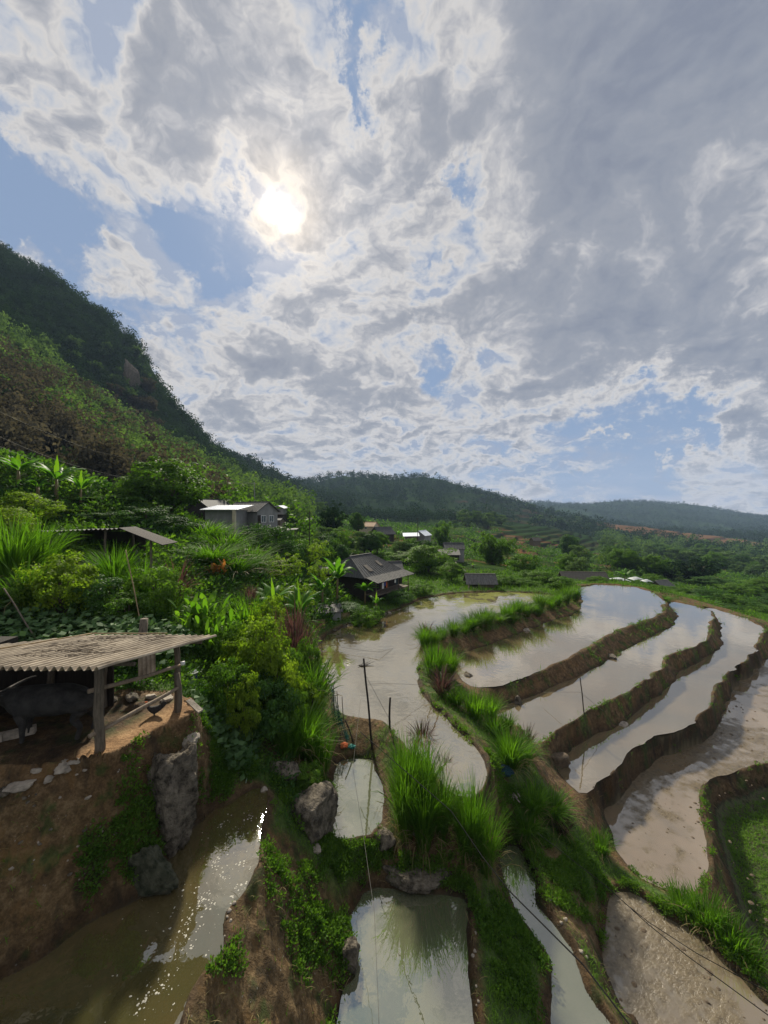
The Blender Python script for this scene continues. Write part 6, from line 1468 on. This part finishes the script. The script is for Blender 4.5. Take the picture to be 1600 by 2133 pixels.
line([W3p(-120, 800, 24), W3p(0, 858, 28), W3p(200, 940, 44), p1-Vector((0, 0, .2))], .02, 'upper faint overhead wire before the mountain slope', 'wire', 'twine', 'wire', .15, WG)
# hose in the weeds, pipe, board, cup, bucket
h1 = hit(505, 1485); h2 = hit(528, 1530); h3 = hit(522, 1600); h4 = hit(512, 1640)
line([h1+Vector((0, 0, .25)), h1+Vector((.15, -.2, .45)), h2+Vector((0, 0, .3)), h3+Vector((0, 0, .15)), h4+Vector((0, 0, .1))], .03, 'pale hose looping down through the weeds to the brown pond', 'hose', 'green_hose', 'hose')
p = hit(455, 1446); BXo = BX().beam(p+Vector((-.22, 0, .25)), p+Vector((.22, .1, .30)), .075, sides=12).build('pipe', 'white', None, True); tag(BXo, 'short white pipe lying on the weeds right of the bucket', 'pipe')
p = hit(405, 1478); o = BX().box(-.28, .28, -.07, .07, 0, .05).build('wooden_block', 'palerock'); o.location = p+Vector((0, 0, .08)); o.rotation_euler = (R(10), R(18), R(-30)); tag(o, 'pale board lying at the foot of the right pen post', 'board')
def bucket(loc, s):
    o = empty('bucket', loc, 'white plastic bucket with a blue print standing behind the right pen post', 'bucket')
    bm_ = bmesh.new(); prof = [(.0, .0), (.115, .0), (.15, .30), (.158, .30), (.158, .32), (.143, .32), (.108, .02), (0, .02)]; n = 28
    rings = [[bm_.verts.new((r*math.cos(6.28318*k/n), r*math.sin(6.28318*k/n), z)) for k in range(n)] for r, z in prof[1:-1]]
    for a, b_ in zip(rings[:-1], rings[1:]):
        for k in range(n): bm_.faces.new((a[k], a[(k+1) % n], b_[(k+1) % n], b_[k]))
    bm_.faces.new(rings[0][::-1]); bm_.faces.new(rings[-1])
    q = BX(); q.bm.free(); q.bm = bm_; q.build('tub', 'white', o, True)
    bm_ = bmesh.new()
    lo, hi = [], []
    for k in range(14):
        a = R(-150+k*11); f = lambda z: .1165+.035*z/.30
        lo.append(bm_.verts.new((f(.06)*math.cos(a), f(.06)*math.sin(a), .06+.02*math.sin(k)))); hi.append(bm_.verts.new((f(.22)*math.cos(a), f(.22)*math.sin(a), .22+.03*math.sin(k*1.3))))
    for k in range(13): bm_.faces.new((lo[k], lo[k+1], hi[k+1], hi[k]))
    q = BX(); q.bm.free(); q.bm = bm_; q.build('print', 'blue', o)
    G_ = Geo(); t = np.linspace(0, np.pi, 14); tube(G_, np.stack([.155*np.cos(t), -.05-.12*np.sin(t), .31-.10*np.sin(t)], 1), .004, 5); G_.build('handle', MM['cable'], o)
    o.scale = (s, s, s)
bucket(hit(402, 1421, 10.8)+Vector((0, 0, .0)), 1.05)
p = Vector((-5.40, 10.2, zat(1386, 10.25)+.06)); o = BX().beam(p, p+Vector((.09, .05, .015)), .11, sides=12).build('cup', 'white', None, True); tag(o, 'white plastic cup stuck on the end of the upper pen rail', 'cup')
r_ = BX(); corrugated(r_.bm, (0, 0, 0), (1, 0, 0), (0, .35, 1), .52, .62, .13, .02); o = r_.build('loose_sheet', 'rust'); o.location = W3p(288, 1412, 11.2); o.rotation_euler = (0, R(-14), 0); tag(o, 'loose piece of corrugated sheet leaning behind the pen', 'sheet')
for (px, py, rz_, l) in ((22, 1528, .4, 'small pale block at the left edge in front of the buffalo'), (66, 1518, .5, 'long pale block lying in front of the buffalo')):
    p = hit(px, py); o = BX().box(-.32 if px > 30 else -.14, .32 if px > 30 else .14, -.08, .08, 0, .17).build('block', 'palerock'); o.location = (p.x, p.y-.35, -5.28); o.rotation_euler = (0, R(-3), rz_); tag(o, l, 'block', 'pale blocks on the pen floor')

# green net, debris
bm_ = bmesh.new(); pts = [hit(690, 1480), hit(702, 1510), hit(712, 1530), hit(726, 1548)]
cols = []
for i in range(19):
    t = i/18*3; k = min(int(t), 2); p = pts[k].lerp(pts[k+1], t-k); hgt = 1.25*(1-.045*i)
    cols.append([bm_.verts.new(p+Vector((.06*math.sin(i*1.7+j), .06*math.cos(i*1.3+j*.8), .02+hgt*j/9))) for j in range(10)])
for i in range(18):
    for j in range(9): bm_.faces.new((cols[i][j], cols[i+1][j], cols[i+1][j+1], cols[i][j+1]))
nm = bpy.data.materials.new('green_netting'); nm.use_nodes = True; t = NT(nm.node_tree); t.n.clear()
tcn = t.add('ShaderNodeTexCoord').outputs['Object']; s_ = t.add('ShaderNodeSeparateXYZ', None, Vector=tcn)
wv = lambda v, k: t.math('GREATER_THAN', t.math('SINE', t.math('MULTIPLY', v, k)), .45)
msk = t.math('MAXIMUM', wv(s_.outputs[2], 260), wv(t.math('ADD', s_.outputs[0], s_.outputs[1]), 260))
t.add('ShaderNodeOutputMaterial', None, Surface=t.add('ShaderNodeMixShader', None, i0=t.math('MULTIPLY', msk, .75), i1=t.add('ShaderNodeBsdfTransparent'), i2=t.add('ShaderNodeBsdfDiffuse', None, Color=(.02, .15, .11, 1))))
q = BX(); q.bm.free(); q.bm = bm_; o = q.build('fishing_net', nm); tag(o, 'dark green net hung on stakes at the left corner of the long pond', 'net')
def heap(loc, r, mat, label, name, cat, sz=.5, seed=0):
    bm_ = bmesh.new(); bmesh.ops.create_icosphere(bm_, subdivisions=4, radius=1)
    for v in bm_.verts:
        c = v.co.copy(); v.co = Vector((c.x, c.y*.8, c.z*sz))*r*(1+.5*mnoise.noise(c*1.5+Vector((seed, 0, 0)))+.25*mnoise.noise(c*4+Vector((seed, 0, 0))))
    q = BX(); q.bm.free(); q.bm = bm_; o = q.build(name, mat, None, True); o.location = loc; tag(o, label, cat)
p = hit(716, 1556); heap(p+Vector((0, 0, .06)), .15, 'orange', 'crumpled orange cloth on the bank beside the green net', 'cloth', 'cloth', .55, 1)
p = hit(733, 1558); heap(p+Vector((0, 0, .05)), .13, 'teal', 'crumpled teal cloth right of the orange one', 'cloth', 'cloth', .5, 4)
p = hit(1050, 1612); heap(p+Vector((0, 0, .12)), .30, 'navy', 'dark blue bundle of netting on the curved bund', 'net_bundle', 'net', .45, 8)
p = hit(1072, 1668); b = BX()
for i in range(15): b.beam(p+Vector((random.uniform(-.22, .22), random.uniform(-.25, .1), random.uniform(.05, .2))), p+Vector((random.uniform(-.45, .1), random.uniform(.6, 1.0), random.uniform(.1, .35))), random.uniform(.02, .06), .015)
tag(b.build('dry_sticks', 'palerock'), 'bundle of bleached sticks and boards below the dark blue net', 'sticks')
b = BX(); p = hit(706, 1548)
for i in range(12): b.beam(p+Vector((random.uniform(-.05, .1), random.uniform(-.1, .1), .05)), p+Vector((random.uniform(-.5, -.2), random.uniform(.1, .5), random.uniform(.25, .5))), .016, sides=4)
tag(b.build('twig_bundle', 'wood'), 'bundle of thin grey twigs sticking out left of the orange cloth', 'twigs')
b = BX(); p = Vector(gpt(752, 1388, -9.0))
for i in range(9): b.beam(p+Vector((random.uniform(-.3, .1), random.uniform(-.2, .2), .0)), p+Vector((random.uniform(.1, .9), random.uniform(-.3, .5), random.uniform(.03, .2))), .025, sides=4)
tag(b.build('drift_branch', 'darkwood'), 'dead branch floating in the long pond behind the tall pole', 'branch')
# foam floating on the brown pond
def flakes(name, n, gen, rmin, rmax, z, mat, label, cat, flat=.25):
    V_, F_ = [], []; k = 0
    for i in range(n):
        x, y = gen()
        if samp(inpond[:, :]*1.0, x, y) < .5: continue
        r = rmin+(rmax-rmin)*random.random()**3; m_ = 7; st = random.uniform(.4, 1); a0 = random.uniform(0, 6)
        ring = [(x+math.cos(a0)*math.cos(6.283*j/m_)*r-math.sin(a0)*math.sin(6.283*j/m_)*r*st*random.uniform(.6, 1.2), y+math.sin(a0)*math.cos(6.283*j/m_)*r+math.cos(a0)*math.sin(6.283*j/m_)*r*st, z+.002) for j in range(m_)]
        top = (x, y, z+.004+r*flat)
        V_ += ring+[top]; F_ += [(k+j, k+(j+1) % m_, k+m_) for j in range(m_)]; k += m_+1
    tag(mesh_obj(name, V_, F_, MM[mat]), label, cat, kind='stuff')
cl = [gpt(*c, -7.9)[:2] for c in [(480,1760),(500,1800),(470,1830),(420,1870),(400,1905),(390,1925),(375,1960),(440,1880),(520,1700),(505,1740),(450,1790),(380,1985),(300,2085),(335,2060),(500,1850),(460,1720)]]
def gl_():
    c = random.choice(cl); s = random.choice([.05, .10, .3, .5]); return c[0]+random.gauss(0, s), c[1]+random.gauss(0, s*1.2)
flakes('foam', 900, gl_, .003, .026, -7.9, 'foam', 'white flecks of foam floating on the brown pond', 'foam')
qf = POLY['G']; qe = POLY['E']
flakes('mud_clods', 350, lambda: (random.uniform(5.5, 12), random.uniform(5, 13)), .02, .10, -12.6, 'mudlump', 'clods of mud in the lower muddy paddy', 'mud', .6)
flakes('mud_ridges', 500, lambda: (random.uniform(9, 24), random.uniform(12.5, 26)), .02, .10, -12.8, 'mudlump', 'clods of mud in the large muddy paddy', 'mud', .6)
# ---------------------------------------------------------------- haze
for k_ in list(PROTO):
    if not PROTO[k_]['used']:
        r0 = PROTO[k_]['parts'][0]
        for ch in list(r0.children): bpy.data.objects.remove(ch)
        bpy.data.objects.remove(r0)
x0, x1, y0, y1 = -4500, 4500, -20, 2780
hz0, hz1 = float(ZZ.min())-1.5, float(ZZ.max())+25
b = BX().box(x0, x1, y0, y1, hz0, hz1)
hm = bpy.data.materials.new('air'); hm.use_nodes = True; t = NT(hm.node_tree); t.n.clear()
pv = t.add('ShaderNodeVolumePrincipled', None, Density=0.00016, Anisotropy=0.0); t.set(pv, 'Color', (0.50, 0.68, 1.0, 1))
ow = t.n.new('ShaderNodeOutputMaterial'); t.l.new(pv.outputs[0], ow.inputs['Volume'])
hz = b.build('haze', hm); tag(hz, 'thin blue haze in the valley air', 'haze', kind='stuff')
hz.visible_shadow = True
print('zz', hz0, hz1, 'objects', len(bpy.data.objects))
